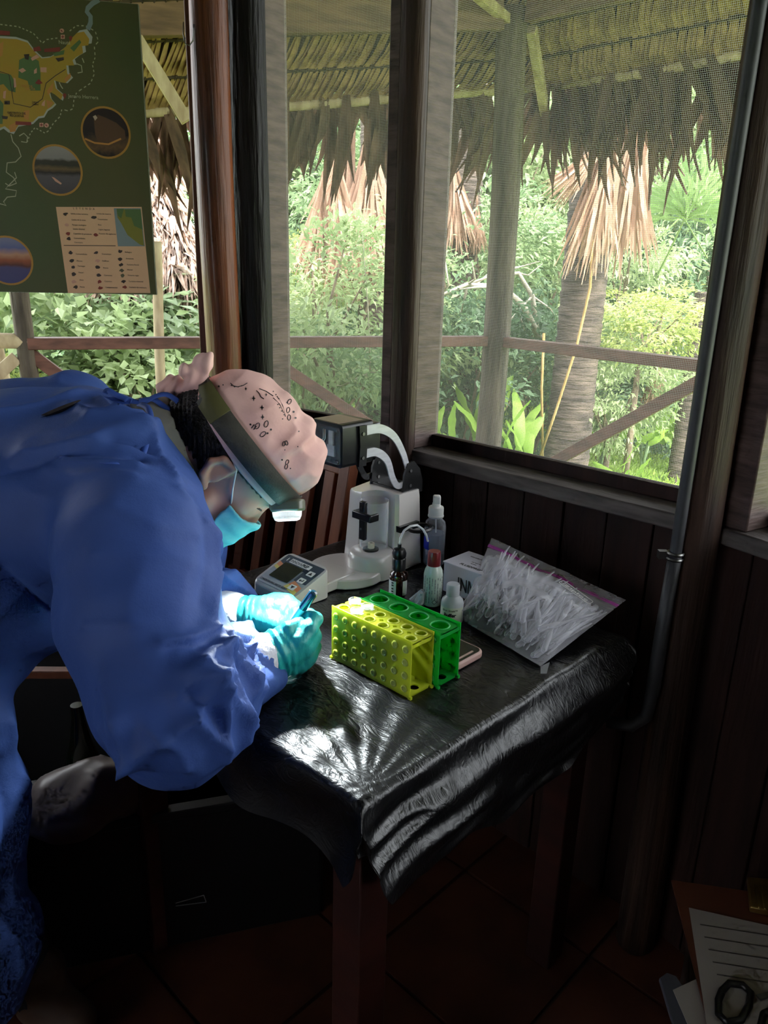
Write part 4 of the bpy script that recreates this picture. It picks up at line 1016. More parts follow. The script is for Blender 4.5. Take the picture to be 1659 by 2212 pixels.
# three clear microtubes standing in the yellow rack
CLEARP = clear_plastic('clear polypropylene', (0.93, 0.95, 0.95, 1), body=0.14, edge=0.6, rough=0.3)
for k, (col, row, lab) in enumerate(((0, 1, 'clear microtube with open lid at the far corner of the yellow rack'), (1, 0, 'clear microtube with lid in the near row of the yellow rack'), (1, 1, 'clear microtube with lid flipped in the back row of the yellow rack'))):
    mm = -.843+(col+.5)*.175/6; nn = .770+.002+(row+.5)*.024; p = NM(nn, mm)
    t = thing('microtube', lab, 'tube', (p[0], p[1], TT+.092), AM, 'microtubes in the yellow rack')
    MB().lathe([(0, -.034), (.003, -.033), (.0062, -.016), (.0066, .0), (.0088, .0005), (.0088, .003), (.0066, .0035)], 16, cap=False).build('tube_body', CLEARP, t, smooth=40)
    MB().lathe([(0, .003), (.0095, .003), (.0105, .0045), (.0105, .0075), (.0085, .008), (.0075, .006), (0, .006)], 18).build('lid', CLEARP, t, smooth=40)
    MB().box((.009, -.003, .003), (.014, .003, .0045)).build('hinge_tab', CLEARP, t)

# ================================================================ bottles and carton
def at(x, y, z=None): return (x, y, TT if z is None else z)
AMBER = M('amber glass', srgb(58, 26, 10), rough=0.1, coat=0.6, spec=0.6)
t = thing('amber_dropper_bottle', 'small amber glass bottle with black cap and thin clear tube', 'bottle', at(.032, 1.40))
MB().lathe([(.0165, 0), (.0178, .003), (.0178, .042), (.016, .049), (.010, .054), (.010, .060)], 24).build('glass_body', AMBER, t, smooth=50)
MB().lathe([(.0135, .055), (.0135, .078), (.012, .080), (.0135, .083), (.0142, .090), (.011, .098), (.004, .101), (.004, .108), (0, .108)], 24).build('cap', BLACKP, t, smooth=40)
lb = MB(); pts = [(.0182*math.cos(a), .0182*math.sin(a)) for a in np.linspace(math.radians(150), math.radians(255), 14)]
lb.add([(*p, .006) for p in pts]+[(*p, .036) for p in pts], [(i, i+1, 15+i, 14+i) for i in range(13)]); lb.build('paper_label', WHITEP, t, smooth='all')
pts = [(.0182*math.cos(a), .0182*math.sin(a)) for a in np.linspace(math.radians(-62), math.radians(-20), 8)]
lb = MB(); lb.add([(*p, .006) for p in pts]+[(*p, .036) for p in pts], [(i, i+1, 9+i, 8+i) for i in range(7)]); lb.build('paper_label', WHITEP, t, smooth='all')
dm = MB()
for k, z in enumerate((.032, .027, .020, .014, .009)): 
    a = math.radians(232); dm.box((-.0022, -.0006, -.0012), (.0022, 0, .0012), Matrix.Translation((.0184*math.cos(a), .0184*math.sin(a), z)) @ Matrix.Rotation(a+PI/2, 4, 'Z'))
dm.build('label_print', PRINT, t)
TUBE = clear_plastic('clear tubing', (0.95, 0.97, 1, 1), body=0.35, edge=0.85, rough=0.1)
MB().tube([(.0, 0, .104), (.001, 0, .120), (.008, .006, .134), (.020, .016, .140), (.034, .028, .138), (.046, .040, .126), (.054, .050, .110), (.058, .056, .095)], .0022, 8).build('outlet_tube', TUBE, t, smooth='all')

WATERB = clear_plastic('clear bottle', (0.86, 0.9, 0.97, 1), body=0.10, edge=0.6, rough=0.08)
LIQ = clear_plastic('clear liquid', (0.35, 0.40, 0.52, 1), body=0.45, edge=0.75, rough=0.05)
t = thing('spray_bottle', 'clear spray bottle with white pump behind the amber bottle', 'bottle', at(.112, 1.575))
MB().lathe([(.021, 0), (.0235, .003), (.0235, .086), (.021, .098), (.013, .106), (.012, .112)], 28).build('bottle_body', WATERB, t, smooth=50)
MB().lathe([(.0205, .003), (.0222, .005), (.0222, .072), (0, .072)], 24).build('liquid', LIQ, t)
MB().lathe([(.0165, .108), (.0175, .110), (.0175, .112), (.0165, .113), (.0165, .128), (.0155, .131), (.009, .132), (.009, .139), (0, .139)], 24).build('pump_collar', WHITEP, t, smooth=40)
MB().box((-.0075, -.0085, .138), (.0085, .0085, .156)).build('pump_button', WHITEP, t, bevel=.003)
MB().tube([(0, 0, .112), (.003, 0, .05), (.008, 0, .006)], .0018, 6).build('dip_tube', TUBE, t)
BLUEP = M('blue print', srgb(40, 60, 210), rough=.5)
pts = [(.0238*math.cos(a), .0238*math.sin(a)) for a in np.linspace(math.radians(185), math.radians(235), 10)]
lb = MB(); lb.add([(*p, .038) for p in pts]+[(*p, .066) for p in pts], [(i, i+1, 11+i, 10+i) for i in range(9)]); lb.build('blue_label', BLUEP, t, smooth='all')

CANP = M('pearly canister', srgb(190, 206, 190), srgb(206, 214, 208), rough=0.25, scale=12, coat=0.5)
REDC = M('dark red cap', srgb(112, 22, 26), rough=0.35, coat=.3)
t = thing('spray_canister', 'slim pale canister with dark red cap and printed label', 'canister', at(.098, 1.365))
MB().lathe([(.017, 0), (.0185, .002), (.0185, .062), (.0165, .072), (.0128, .079), (.012, .084)], 28).build('canister_body', CANP, t, smooth=50)
MB().lathe([(.0125, .080), (.0128, .081), (.0122, .107), (.0115, .109), (0, .109)], 26).build('cap', REDC, t, smooth=40)
lt = MB(); rs = np.random.default_rng(8)
for col in np.linspace(math.radians(196), math.radians(330), 9):
    z = .008
    while z < .058:
        l = rs.uniform(.002, .007)
        if rs.random() < .8: lt.box((-.0006, -.0003, 0), (.0006, 0, l), Matrix.Translation((.0187*math.cos(col), .0187*math.sin(col), z)) @ Matrix.Rotation(col+PI/2, 4, 'Z'))
        z += l+rs.uniform(.0006, .002)
lt.build('label_print', M('grey print', srgb(110, 116, 118), rough=.6), t, kind='stuff')
a = math.radians(278); T_ = Matrix.Translation((.0189*math.cos(a), .0189*math.sin(a), .011)) @ Matrix.Rotation(a+PI/2, 4, 'Z') @ Matrix.Rotation(PI/4, 4, 'Y')
MB().box((-.0034, -.0003, -.0034), (.0034, 0, .0034), T_).build('hazard_mark', PRINT, t); MB().box((-.0026, -.0006, -.0026), (.0026, -.0002, .0026), T_).build('hazard_mark', WHITEP, t)

MILK = M('milky plastic', srgb(206, 210, 214), rough=0.35, translu=0.35)
t = thing('reagent_bottle', 'small milky white bottle with handwritten label', 'bottle', at(.130, 1.292))
MB().lathe([(.020, 0), (.0212, .002), (.0212, .036), (.019, .044), (.0125, .050), (.0115, .054)], 26).build('bottle_body', MILK, t, smooth=50)
MB().lathe([(.0122, .052), (.0124, .053), (.0124, .072), (.0112, .074), (.008, .0735), (0, .0735)], 26).build('cap', MILK, t, smooth=40)
pts = [(.0215*math.cos(a), .0215*math.sin(a)) for a in np.linspace(math.radians(190), math.radians(330), 16)]
lb = MB(); lb.add([(*p, .004) for p in pts]+[(*p, .034) for p in pts], [(i, i+1, 17+i, 16+i) for i in range(15)]); lb.build('paper_label', M('label cream', srgb(214, 218, 200), rough=.6), t, smooth='all')
def curved_text(body, size, r, z, a_mid, mat, parent, bold=0):
    o = text('lettering', body, size, Matrix.Identity(4), mat, parent, 'CENTER', bold); me = o.data
    for v in me.vertices:
        a = math.radians(a_mid)+v.co.x/r; rr = r+.0003+max(0, v.co.z); v.co = (rr*math.cos(a), rr*math.sin(a), z+v.co.y)
    return o
curved_text('RNA Shield\u2122', .0052, .0216, .027, 255, PRINT, t); curved_text('Buffer', .0095, .0216, .017, 255, PRINT, t, .0003)

CARD = M('white carton', srgb(196, 196, 206), rough=0.55); 
bx = NM(1.12, -.895); t = thing('white_carton', 'white printed carton box leaning place for the pipette bag', 'box', (bx[0], bx[1], TT), AM)
t['label'] = 'white printed carton box standing behind the zip bag'
MB().box((0, 0, 0), (.17, .080, .062)).build('carton_body', CARD, t, bevel=.001)
MB().box((-.002, -.0015, .0615), (.172, .082, .064)).build('carton_lid', M('lid paper', srgb(206, 206, 218), rough=.6), t, bevel=.0006)
FR = Matrix.Rotation(PI/2, 4, 'X')
text('lettering', 'INNOVA', .040, Matrix.Translation((.036, -.0010, .014)) @ FR @ Matrix.Diagonal((.62, 1, 1, 1)), PRINT, t); text('lettering', 'PREP', .040, Matrix.Translation((.125, -.0010, .014)) @ FR @ Matrix.Diagonal((.5, 1, 1, 1)), PRINT, t, bold=.001)
text('lettering', 'FLUIDPREP', .011, Matrix.Translation((.030, .010, .0642)), PRINT, t, bold=.0002)
text('lettering', 'CONCENTRATING PIPETTE', .0058, Matrix.Translation((.020, .058, .0642)), PRINT, t); text('lettering', 'wet foam elution', .0045, Matrix.Translation((.040, .036, .0642)), PRINT, t); text('lettering', 'canister', .0045, Matrix.Translation((.044, .028, .0642)), PRINT, t)

# phone in a pink case
PINK = M('pink case', srgb(206, 168, 158), rough=.5)
p = NM(.922, -.745); t = thing('mobile_phone', 'mobile phone in a pink case lying beside the green rack', 'phone', (p[0], p[1], TT), AM)
MB().prism(rrect(-.075, -.040, .075, .040, .014, 7), 0, .0125).build('case', PINK, t, bevel=.003)
MB().prism(rrect(-.071, -.036, .071, .036, .011, 7), .0122, .0130).build('screen', M('phone glass', srgb(8, 8, 10), rough=.08, coat=.5), t)
MB().prism(rrect(.062, -.020, .066, .020, .0018, 5), .0129, .0134).build('home_bar', PINK, t)
# ================================================================ person bending over the table
GOWN = M('blue nonwoven gown', srgb(62, 90, 160), srgb(72, 102, 172), rough=0.62, scale=3, bump=0.35, bscale=9, bdist=0.02, spec=0.3, translu=0.16)
def weave(m, sc=420, st=.10):
    N = m.node_tree.nodes; L = m.node_tree.links; b = N['Principled BSDF']; old = b.inputs['Normal'].links[0].from_node if b.inputs['Normal'].links else None
    tc = N.new('ShaderNodeTexCoord'); nz = N.new('ShaderNodeTexVoronoi'); nz.inputs['Scale'].default_value = sc; L.new(tc.outputs['Object'], nz.inputs['Vector'])
    bp = N.new('ShaderNodeBump'); bp.inputs['Strength'].default_value = st; bp.inputs['Distance'].default_value = .002; L.new(nz.outputs['Distance'], bp.inputs['Height'])
    if old: L.new(old.outputs['Normal'], bp.inputs['Normal'])
    L.new(bp.outputs['Normal'], b.inputs['Normal'])
weave(GOWN)
def crumple(m, sc=6.5, st=.5, dist=.05):
    N = m.node_tree.nodes; L = m.node_tree.links; b = N['Principled BSDF']; old = b.inputs['Normal'].links[0].from_node
    tc = N.new('ShaderNodeTexCoord'); nz = N.new('ShaderNodeTexNoise'); nz.inputs['Scale'].default_value = 4.0
    mx = N.new('ShaderNodeVectorMath'); mx.operation = 'MULTIPLY_ADD'; mx.inputs[1].default_value = (.25, .25, .25)
    L.new(tc.outputs['Object'], nz.inputs['Vector']); L.new(nz.outputs['Color'], mx.inputs[0]); L.new(tc.outputs['Object'], mx.inputs[2])
    mp = N.new('ShaderNodeMapping'); mp.inputs['Scale'].default_value = (1.0, 1.0, .55); L.new(mx.outputs['Vector'], mp.inputs['Vector'])
    vo = N.new('ShaderNodeTexVoronoi'); vo.inputs['Scale'].default_value = sc; L.new(mp.outputs['Vector'], vo.inputs['Vector'])
    bp = N.new('ShaderNodeBump'); bp.inputs['Strength'].default_value = st; bp.inputs['Distance'].default_value = dist; L.new(vo.outputs['Distance'], bp.inputs['Height'])
    L.new(old.outputs['Normal'], bp.inputs['Normal']); L.new(bp.outputs['Normal'], b.inputs['Normal'])
SKIN = M('skin', srgb(168, 124, 110), srgb(186, 142, 126), rough=0.5, scale=9, sub=0.15)
HAIR = M('dark hair', srgb(16, 12, 12), srgb(38, 30, 28), rough=0.5, scale=30, stretch=(1, 1, 1), bump=0.8, bscale=60, bstretch=(1, 6, 1))
GLOVE = M('turquoise nitrile', srgb(38, 176, 168), srgb(56, 192, 184), rough=0.42, scale=14, bump=0.45, bscale=42, bstretch=(2.2, 1, 1), spec=0.5, bdist=0.006)
KNIT = M('white knit cuff', srgb(226, 226, 230), rough=0.85, bump=0.3, bscale=120)
MASKM = M('pale cyan mask', srgb(120, 196, 204), srgb(134, 208, 214), rough=0.75, scale=12, translu=0.25, bump=.2, bscale=60, bstretch=(1, 1, 3))
CREAMC = M('cream shirt', srgb(150, 150, 138), srgb(172, 170, 158), rough=0.9, scale=10)
DARKSHIRT = M('dark brown shirt', srgb(36, 22, 22), rough=0.9)
TROUSER = M('dark grey trousers', srgb(40, 44, 52), rough=0.9)
BANDANA = M('pink bandana', srgb(222, 172, 164), srgb(234, 190, 182), rough=0.8, scale=6, bump=0.3, bscale=14, bdist=.01)
STRAP = M('olive strap', srgb(54, 52, 44), srgb(64, 62, 54), rough=0.7, scale=60, bump=.2, bscale=300)
STRAP2 = M('olive green strap', srgb(86, 84, 44), rough=0.7)
LAMPB = M('olive lamp housing', srgb(110, 112, 92), rough=0.35, coat=.3)
BROWNSHOE = M('brown leather', srgb(60, 42, 30), srgb(78, 56, 40), rough=0.7, scale=10)

person = thing('person', 'person in a blue gown, mask and pink bandana bending over the table writing', 'person', PZ(-150, 2250, 0.0))
PO = np.array(person.location)
def pobj(name, v, f, mat, parent=person, kind=None, smooth=True):
    return obj(name, npmesh(name, v-np.array(person.matrix_basis.translation if parent is person else (0, 0, 0), np.float32), f, smooth), mat, parent, kind=kind)

# ---- gown: chains of (x, y, depth, radius) through the body
T_ = lambda *q: [(PT(x, y, d), r) for x, y, d, r in q]
chains = [
    T_((315, 985, 1.29, .058), (215, 1000, 1.30, .120), (80, 1055, 1.31, .162), (-140, 1120, 1.31, .18), (-380, 1240, 1.31, .19)),   # back
    T_((158, 896, 1.42, .078), (20, 955, 1.42, .105), (-200, 1040, 1.42, .12)),                                                        # far shoulder blade
    T_((255, 1070, 1.18, .105), (110, 1100, 1.21, .125), (-60, 1140, 1.22, .135), (-300, 1180, 1.24, .15)),          # near side of the back
    T_((60, 1235, 1.30, .14), (-120, 1290, 1.30, .15), (-330, 1330, 1.30, .17)),                                                        # hanging front
    T_((240, 1045, 1.20, .105), (298, 1105, 1.13, .088), (298, 1185, 1.09, .104), (305, 1330, 1.04, .098), (352, 1500, 1.00, .086), (385, 1545, 1.00, .070)),      # near shoulder and upper sleeve
    T_((385, 1545, 1.00, .070), (450, 1500, 1.06, .062), (545, 1420, 1.16, .056)),                                                        # near forearm
    T_((350, 1010, 1.44, .075), (395, 1180, 1.50, .070), (405, 1300, 1.47, .062), (520, 1305, 1.345, .056)),                                # far sleeve
    T_((-150, 1400, 1.26, .17), (-100, 1560, 1.22, .080), (-100, 1760, 1.24, .100), (-100, 1920, 1.27, .095), (-95, 2050, 1.30, .122), (-110, 2120, 1.31, .120)),   # skirt down the legs
]
hems = {}
for ci, (h0, h1) in ((-3, (PT(450, 1500, 1.06), PT(540, 1424, 1.155))), (-2, (PT(405, 1300, 1.47), PT(497, 1304, 1.37)))):
    ax_ = h1-h0; hems[id(chains[ci])] = (h1, ax_/np.linalg.norm(ax_))
hems[id(chains[-3])] = (PT(548, 1402, 1.15), (.74*E_R-.67*E_D))
def gown_sdf(P):
    r = None
    for ch in chains:
        c = None
        for (a, ra), (b, rb) in zip(ch[:-1], ch[1:]):
            d = caps(P, a, b, ra, rb); c = d if c is None else smin(c, d, .03)
        if id(ch) in hems:
            o_, ax_ = hems[id(ch)]; c = smax(c, (P[0]-o_[0])*ax_[0]+(P[1]-o_[1])*ax_[1]+(P[2]-o_[2])*ax_[2], .006)
        r = c if r is None else smin(r, c, .05)
    return r
gl, gh = np.array([-1.15, .70, .14]), np.array([-.08, 1.72, 1.36])
gv, gf_ = surface_nets(gown_sdf, gl, gh, .0055)
gv = relax(gv, gf_, 2, .5)
# creases drawn on the cloth, then raised as ridges
def ridge_pts(fn, px):
    P_ = [hit(fn, x, y) for x, y in px]; return [p for p in P_ if p is not None]
ridges = [  # pixel path, height, width
    ([(268, 1548), (280, 1590), (292, 1626)], .016, .022), ([(292, 1628), (345, 1590), (405, 1552), (432, 1512), (440, 1470)], .015, .020), ([(270, 1600), (300, 1650)], -.010, .03),
    ([(470, 1622), (468, 1560), (455, 1500)], .012, .016), ([(455, 1500), (430, 1480), (420, 1440)], .008, .014), ([(505, 1590), (500, 1500), (470, 1420)], .010, .016),
    ([(350, 1392), (400, 1385), (455, 1360)], .009, .014), ([(360, 1400), (420, 1405), (445, 1395)], -.006, .014), ([(180, 1352), (300, 1348), (440, 1348)], .004, .008), 
    ([(400, 1460), (445, 1420), (475, 1400)], .010, .014), ([(380, 1500), (420, 1470), (470, 1460)], .010, .014), ([(540, 1500), (530, 1450), (500, 1405)], .008, .012),
    ([(0, 1240), (60, 1285), (110, 1330), (140, 1420)], -.012, .03), ([(150, 1440), (230, 1570), (300, 1640)], .006, .02),
    ([(60, 985), (200, 955), (330, 930)], .010, .03), ([(30, 1015), (150, 985), (300, 990)], -.008, .02), ([(130, 995), (220, 1005), (300, 1012)], .008, .012), ([(320, 890), (335, 960), (380, 1040)], .006, .012),
    ([(380, 1060), (440, 1130), (470, 1190)], .006, .02), ([(455, 1160), (462, 1240), (450, 1330)], .007, .014), ([(420, 1100), (440, 1200), (430, 1300)], -.004, .02),
    ([(20, 1560), (45, 1700), (30, 1850)], .008, .02), ([(0, 1650), (20, 1800), (10, 1950)], -.008, .02), ([(15, 1900), (45, 1990), (60, 2070)], .012, .016), ([(0, 1990), (25, 2040), (40, 2100)], .010, .016), ([(60, 1960), (85, 2040), (60, 2110)], -.008, .02),
    ([(40, 1450), (80, 1460), (125, 1440)], .008, .02), ([(480, 1250), (520, 1270), (545, 1290)], .008, .012), ([(490, 1330), (510, 1350), (530, 1362)], .008, .010),
    ([(468, 1400), (510, 1440), (548, 1492)], .010, .010), ([(490, 1392), (530, 1408), (575, 1440)], .008, .010), ([(440, 1475), (480, 1520), (520, 1560)], .010, .012), ([(410, 1545), (445, 1580), (470, 1600)], .010, .012), ([(400, 1500), (440, 1540), (462, 1575)], -.008, .012), ([(478, 1372), (520, 1390), (556, 1450), (560, 1490)], .008, .010),
    ([(330, 1560), (380, 1600), (400, 1640)], .010, .016), ([(230, 1480), (255, 1540), (262, 1600)], .007, .02), ([(150, 880), (200, 905), (300, 915)], .008, .016), ([(215, 870), (250, 905), (320, 935)], .008, .014), ([(240, 950), (300, 960), (350, 985)], -.006, .012), ([(100, 1010), (180, 1035), (290, 1040)], .006, .02),
    ([(0, 900), (80, 880), (170, 850)], .006, .02), ([(250, 1100), (330, 1140), (420, 1160)], .004, .03), ([(200, 1200), (330, 1210), (440, 1230)], .003, .03)]
nrm = vnormals(gv, gf_)
disp = np.zeros(len(gv), np.float32)
for px, h_, w_ in ridges:
    pts = ridge_pts(gown_sdf, px)
    if len(pts) < 2: continue
    best = np.full(len(gv), 9.0, np.float32)
    for a, b in zip(pts[:-1], pts[1:]): best = np.minimum(best, caps([gv[:, 0], gv[:, 1], gv[:, 2]], a, b, 0, 0))
    disp += 1.6*h_*np.exp(-best/w_*1.6)*(best < w_*2.2)
q = gv*np.array([1, 1, 1])
rg = lambda s, o: 1-np.abs(vnoise(q*s+o))*2
sleeve = np.exp(-((np.minimum(caps([gv[:, 0], gv[:, 1], gv[:, 2]], PT(385, 1545, 1.0), PT(535, 1428, 1.155), 0, 0), caps([gv[:, 0], gv[:, 1], gv[:, 2]], PT(405, 1300, 1.47), PT(500, 1305, 1.36), 0, 0)))/.09)**2)
disp += .007*rg(7, 3.3)*(.45+.55*np.clip((1.0-gv[:, 2])/.25, 0, 1))+.011*sleeve*rg(17, 9.1)+.003*rg(14, 5.7)
gv2 = gv+nrm*disp[:, None]
# shoulder of cloth flattened where it rests on the table
inside = (gv2[:, 2] < TT+.002) & (((gv2[:, :2]-TC[None, :2]) @ mv[:2]) > -HX-.02) & (((gv2[:, :2]-TC[None, :2]) @ nv_[:2]) > -HY-.004)
gv2[inside, 2] = np.maximum(gv2[inside, 2], TT+.002)
pobj('gown', gv2, gf_, GOWN)

# ---- head: local x forward (towards the forehead and face), z towards the crown, y to the far side
HC = PT(515, 1000, 1.285)
hx = .6*E_R+.8*E_D; hx = math.cos(.26)*hx+math.sin(.26)*E_F; hz = .8*E_R-.6*E_D; hy = np.cross(hz, hx)
HM = Matrix(((hx[0], hy[0], hz[0], HC[0]), (hx[1], hy[1], hz[1], HC[1]), (hx[2], hy[2], hz[2], HC[2]), (0, 0, 0, 1)))
HMn = np.array(HM)
def h2w(v): return v @ HMn[:3, :3].T+HMn[:3, 3]
def w2h(P):
    d = [P[i]-HC[i] for i in range(3)]; return [d[0]*a[0]+d[1]*a[1]+d[2]*a[2] for a in (hx, hy, hz)]
def cran(P, g=0.0): return ell(P, (-.020, 0, .022), (.110+g, .083+g, .098+g))
def head_sdf(P):
    d = cran(P)
    P = [np.where(P[0] > 0, P[0]*1.11, P[0]), P[1], P[2]]; s = [P[0], np.abs(P[1]), P[2]]
    d = smin(d, ell(P, (.030, 0, -.045), (.066, .060, .078)), .03)
    d = smin(d, caps(P, (.055, 0, -.100), (.072, 0, -.105), .030, .022), .025)       # chin
    d = smin(d, caps(s, (.010, .058, -.075), (.055, .026, -.112), .020, .018), .02)   # jaw line
    d = smin(d, caps(s, (.062, .030, .004), (.080, .014, .006), .016, .016), .012)   # brow
    d = smin(d, caps(s, (.060, .042, -.038), (.066, .038, -.044), .018, .016), .02)   # cheek
    d = smax(d, -caps(s, (.094, .030, -.016), (.092, .044, -.016), .010, .007), .010)   # eye socket
    d = smin(d, ell(s, (.073, .031, -.017), (.012, .013, .011)), .003)                # eyeball and lid
    d = smin(d, caps(P, (.084, 0, -.006), (.100, 0, -.042), .008, .0105), .010)       # nose
    d = smin(d, caps(s, (.085, .010, -.047), (.087, .011, -.048), .008, .007), .006)  # nostril wings
    d = smin(d, ell(P, (.086, 0, -.076), (.012, .022, .010)), .008)                   # mouth, under the mask
    d = smin(d, caps(P, (-.035, 0, -.040), (-.110, 0, -.150), .056, .066), .03)       # neck
    # ears: rim and lobe
    for a, b, ra, rb in (((-.004, .082, -.002), (-.026, .088, -.004), .006, .006), ((-.026, .088, -.004), (-.036, .090, -.022), .006, .006), ((-.036, .090, -.022), (-.028, .087, -.044), .006, .006), ((-.028, .087, -.044), (-.012, .080, -.056), .006, .007), ((-.004, .082, -.002), (-.006, .079, -.020), .005, .005)):
        d = smin(d, caps(s, a, b, ra, rb), .004)
    d = smin(d, ell(s, (-.018, .080, -.026), (.016, .006, .022)), .005)
    return d
def head_part(name, fn, lo, hi, h, mat, it=1, disp=None):
    v, f = surface_nets(fn, lo, hi, h); v = relax(v, f, it, .4)
    if disp is not None: v = v+vnormals(v, f)*disp(v)[:, None].astype(np.float32)
    w = h2w(v).astype(np.float32)-np.array(person.matrix_basis.translation, np.float32)
    return obj(name, npmesh(name, w, f), mat, person)
head_part('head', head_sdf, (-.18, -.12, -.20), (.13, .12, .13), .0028, SKIN)
def hair_sdf(P):
    d = cran(P, .006)
    d = smin(d, caps(P, (-.09, 0, -.01), (-.105, 0, -.045), .06, .045), .02)          # nape
    edge = smin(P[0]+.002-.25*(P[2]+.01), (P[2]*-1)+.0*P[0]-.002+np.maximum(0, P[0]-.062)*3, .012)   # behind the ear, or above the temple line
    d = smax(d, edge, .010); d = smax(d, P[2]-.055, .01)
    return d
head_part('hair', hair_sdf, (-.19, -.11, -.12), (.13, .11, .07), .003, HAIR, 1, lambda v: .0010*np.sin(v[:, 2]*700+v[:, 0]*500+6*vnoise(v*20)))
# eyebrow, eyelashes
br = MB()
for s in (-1, 1):
    br.tube([(.079, s*.014, .008), (.078, s*.032, .013), (.066, s*.050, .008)], [.002, .0028, .001], 6)
    br.tube([(.079, s*.022, -.018), (.082, s*.032, -.016), (.072, s*.044, -.018)], [.001, .0018, .0008], 5)
eb = br.build('brows_and_lashes', HAIR, person, smooth='all'); eb.data.transform(Matrix.Translation(-person.location) @ HM)

# ---- face mask
def mask_sdf(P):
    base = head_sdf([P[0], P[1], P[2]])
    d = np.abs(smin(base-.006, ell(P, (.046, 0, -.078), (.046, .050, .048)), .03)-.002)-.0022
    d = smax(d, P[2]+.043-.25*np.maximum(0, P[0]-.07)+.0*P[1], .004); d = smax(d, -(P[2]+.140), .004); d = smax(d, .044-P[0]-.15*(P[2]+.1), .004)
    return d
head_part('face_mask', mask_sdf, (.0, -.10, -.155), (.15, .10, -.02), .0026, MASKM, 1, lambda v: .0008*np.sin(v[:, 2]*260))
for s in (-1, 1):
    st_ = MB()
    st_.tube([(.046, s*.058, -.050), (.018, s*.078, -.022), (-.002, s*.086, .001), (-.012, s*.089, .004)], .0014, 6)
    st_.tube([(.040, s*.050, -.116), (.0, s*.074, -.080), (-.022, s*.086, -.050), (-.036, s*.093, -.026)], .0014, 6)
    e_ = st_.build('mask_loop', WHITEP, person, smooth='all'); e_.data.transform(Matrix.Translation(-person.location) @ HM)

# ---- bandana, tied at the back
def band_sdf(P):
    d = cran(P, .011)
    d = smin(d, ell(P, (-.012, 0, .062), (.106, .085, .074)), .02)
    d = smin(d, ell(P, (.035, 0, .070), (.060, .070, .058)), .03)
    return smax(d, -(P[2]-.002+.10*np.minimum(0, P[0])), .006)
def band_fold(v):
    a = np.arctan2(v[:, 1], v[:, 2]-.02); f = np.clip((v[:, 2]-.045)/.03, 0, 1)
    return f*(.0042*np.sin(v[:, 0]*95+9*v[:, 1]+3.0*vnoise(v*14))*np.clip((v[:, 0]+.03)/.06, .25, 1)+.0042*(1-2*np.abs(vnoise(v*24)))+.0035*(1-2*np.abs(vnoise(v*np.array([52, 16, 30], np.float32)+3)))*np.clip((v[:, 0]+.04)/.07, .2, 1)+.002*vnoise(v*11+5))
bv, bf = surface_nets(band_sdf, (-.16, -.12, -.03), (.13, .12, .16), .0028); bv = relax(bv, bf, 1, .4); bv = bv+vnormals(bv, bf)*band_fold(bv)[:, None].astype(np.float32)
bd_ = obj('bandana', npmesh('bandana', (h2w(bv).astype(np.float32)-np.array(person.matrix_basis.translation, np.float32)), bf), BANDANA, person)
def knot_sdf(P):
    d = ell(P, (-.142, -.010, .028), (.020, .022, .024))
    for a, b, ra, rb in (((-.142, -.01, .03), (-.160, -.016, .058), .011, .015), ((-.160, -.016, .058), (-.163, -.018, .066), .015, .012), ((-.142, -.01, .03), (-.166, -.015, .030), .014, .013), ((-.135, 0, .02), (-.160, .01, -.005), .012, .018), ((-.160, .01, -.005), (-.172, .0, -.022), .018, .010)):
        d = smin(d, caps(P, a, b, ra, rb), .006)
    return d
kv, kf = surface_nets(knot_sdf, (-.20, -.06, -.06), (-.10, .06, .10), .0025); kv = relax(kv, kf, 1); kv = kv+vnormals(kv, kf)*(.0022*np.sin(kv[:, 0]*300+kv[:, 2]*180+2*vnoise(kv*40)))[:, None].astype(np.float32)
obj('bandana_knot', npmesh('bandana_knot', h2w(kv).astype(np.float32), kf), BANDANA, bd_).location = -person.location
# printed motifs lying on the cloth
pr = MB(); world_band = lambda P: band_sdf(w2h(P))
from mathutils.bvhtree import BVHTree
bvh = BVHTree.FromPolygons([tuple(p) for p in h2w(bv)], [tuple(int(i) for i in q_) for q_ in bf])
def on_cloth(x, y):
    d = ray(x, y); d = d/np.linalg.norm(d); l, n_, i_, dd = bvh.ray_cast(V(CAMO), V(d)); return (l, n_) if l is not None else (None, None)
def motif(x, y, poly, line=0.0):
    """poly in pixels around x, y; each point is dropped on the cloth"""
    pts = []
    for dx, dy in poly:
        l, n_ = on_cloth(x+dx, y+dy)
        if l is None: return
        pts.append(l+n_*.0006)
    if line: pr.tube(pts+[pts[0]] if line < 0 else pts, abs(line), 4)
    else: pr.add(pts, [tuple(range(len(pts)))])
dia = lambda s: [(0, -1.5*s), (.35*s, -.35*s), (1*s, 0), (.35*s, .35*s), (0, 1.5*s), (-.35*s, .35*s), (-1*s, 0), (-.35*s, -.35*s)]
dot = lambda s: [(s*math.cos(a), s*math.sin(a)) for a in np.linspace(0, 6.28, 7)[:-1]]
drop = lambda s, r=0: [(s*.7*math.cos(a)*math.cos(r)-s*1.2*math.sin(a)*math.sin(r), s*.7*math.cos(a)*math.sin(r)+s*1.2*math.sin(a)*math.cos(r)) for a in np.linspace(0, 6.28, 11)[:-1]]
for x, y, s in ((548, 861, 4.5), (566, 881, 4.5), (567, 901, 4.2), (531, 840, 3), (575, 853, 2.5)): motif(x, y, dia(s))
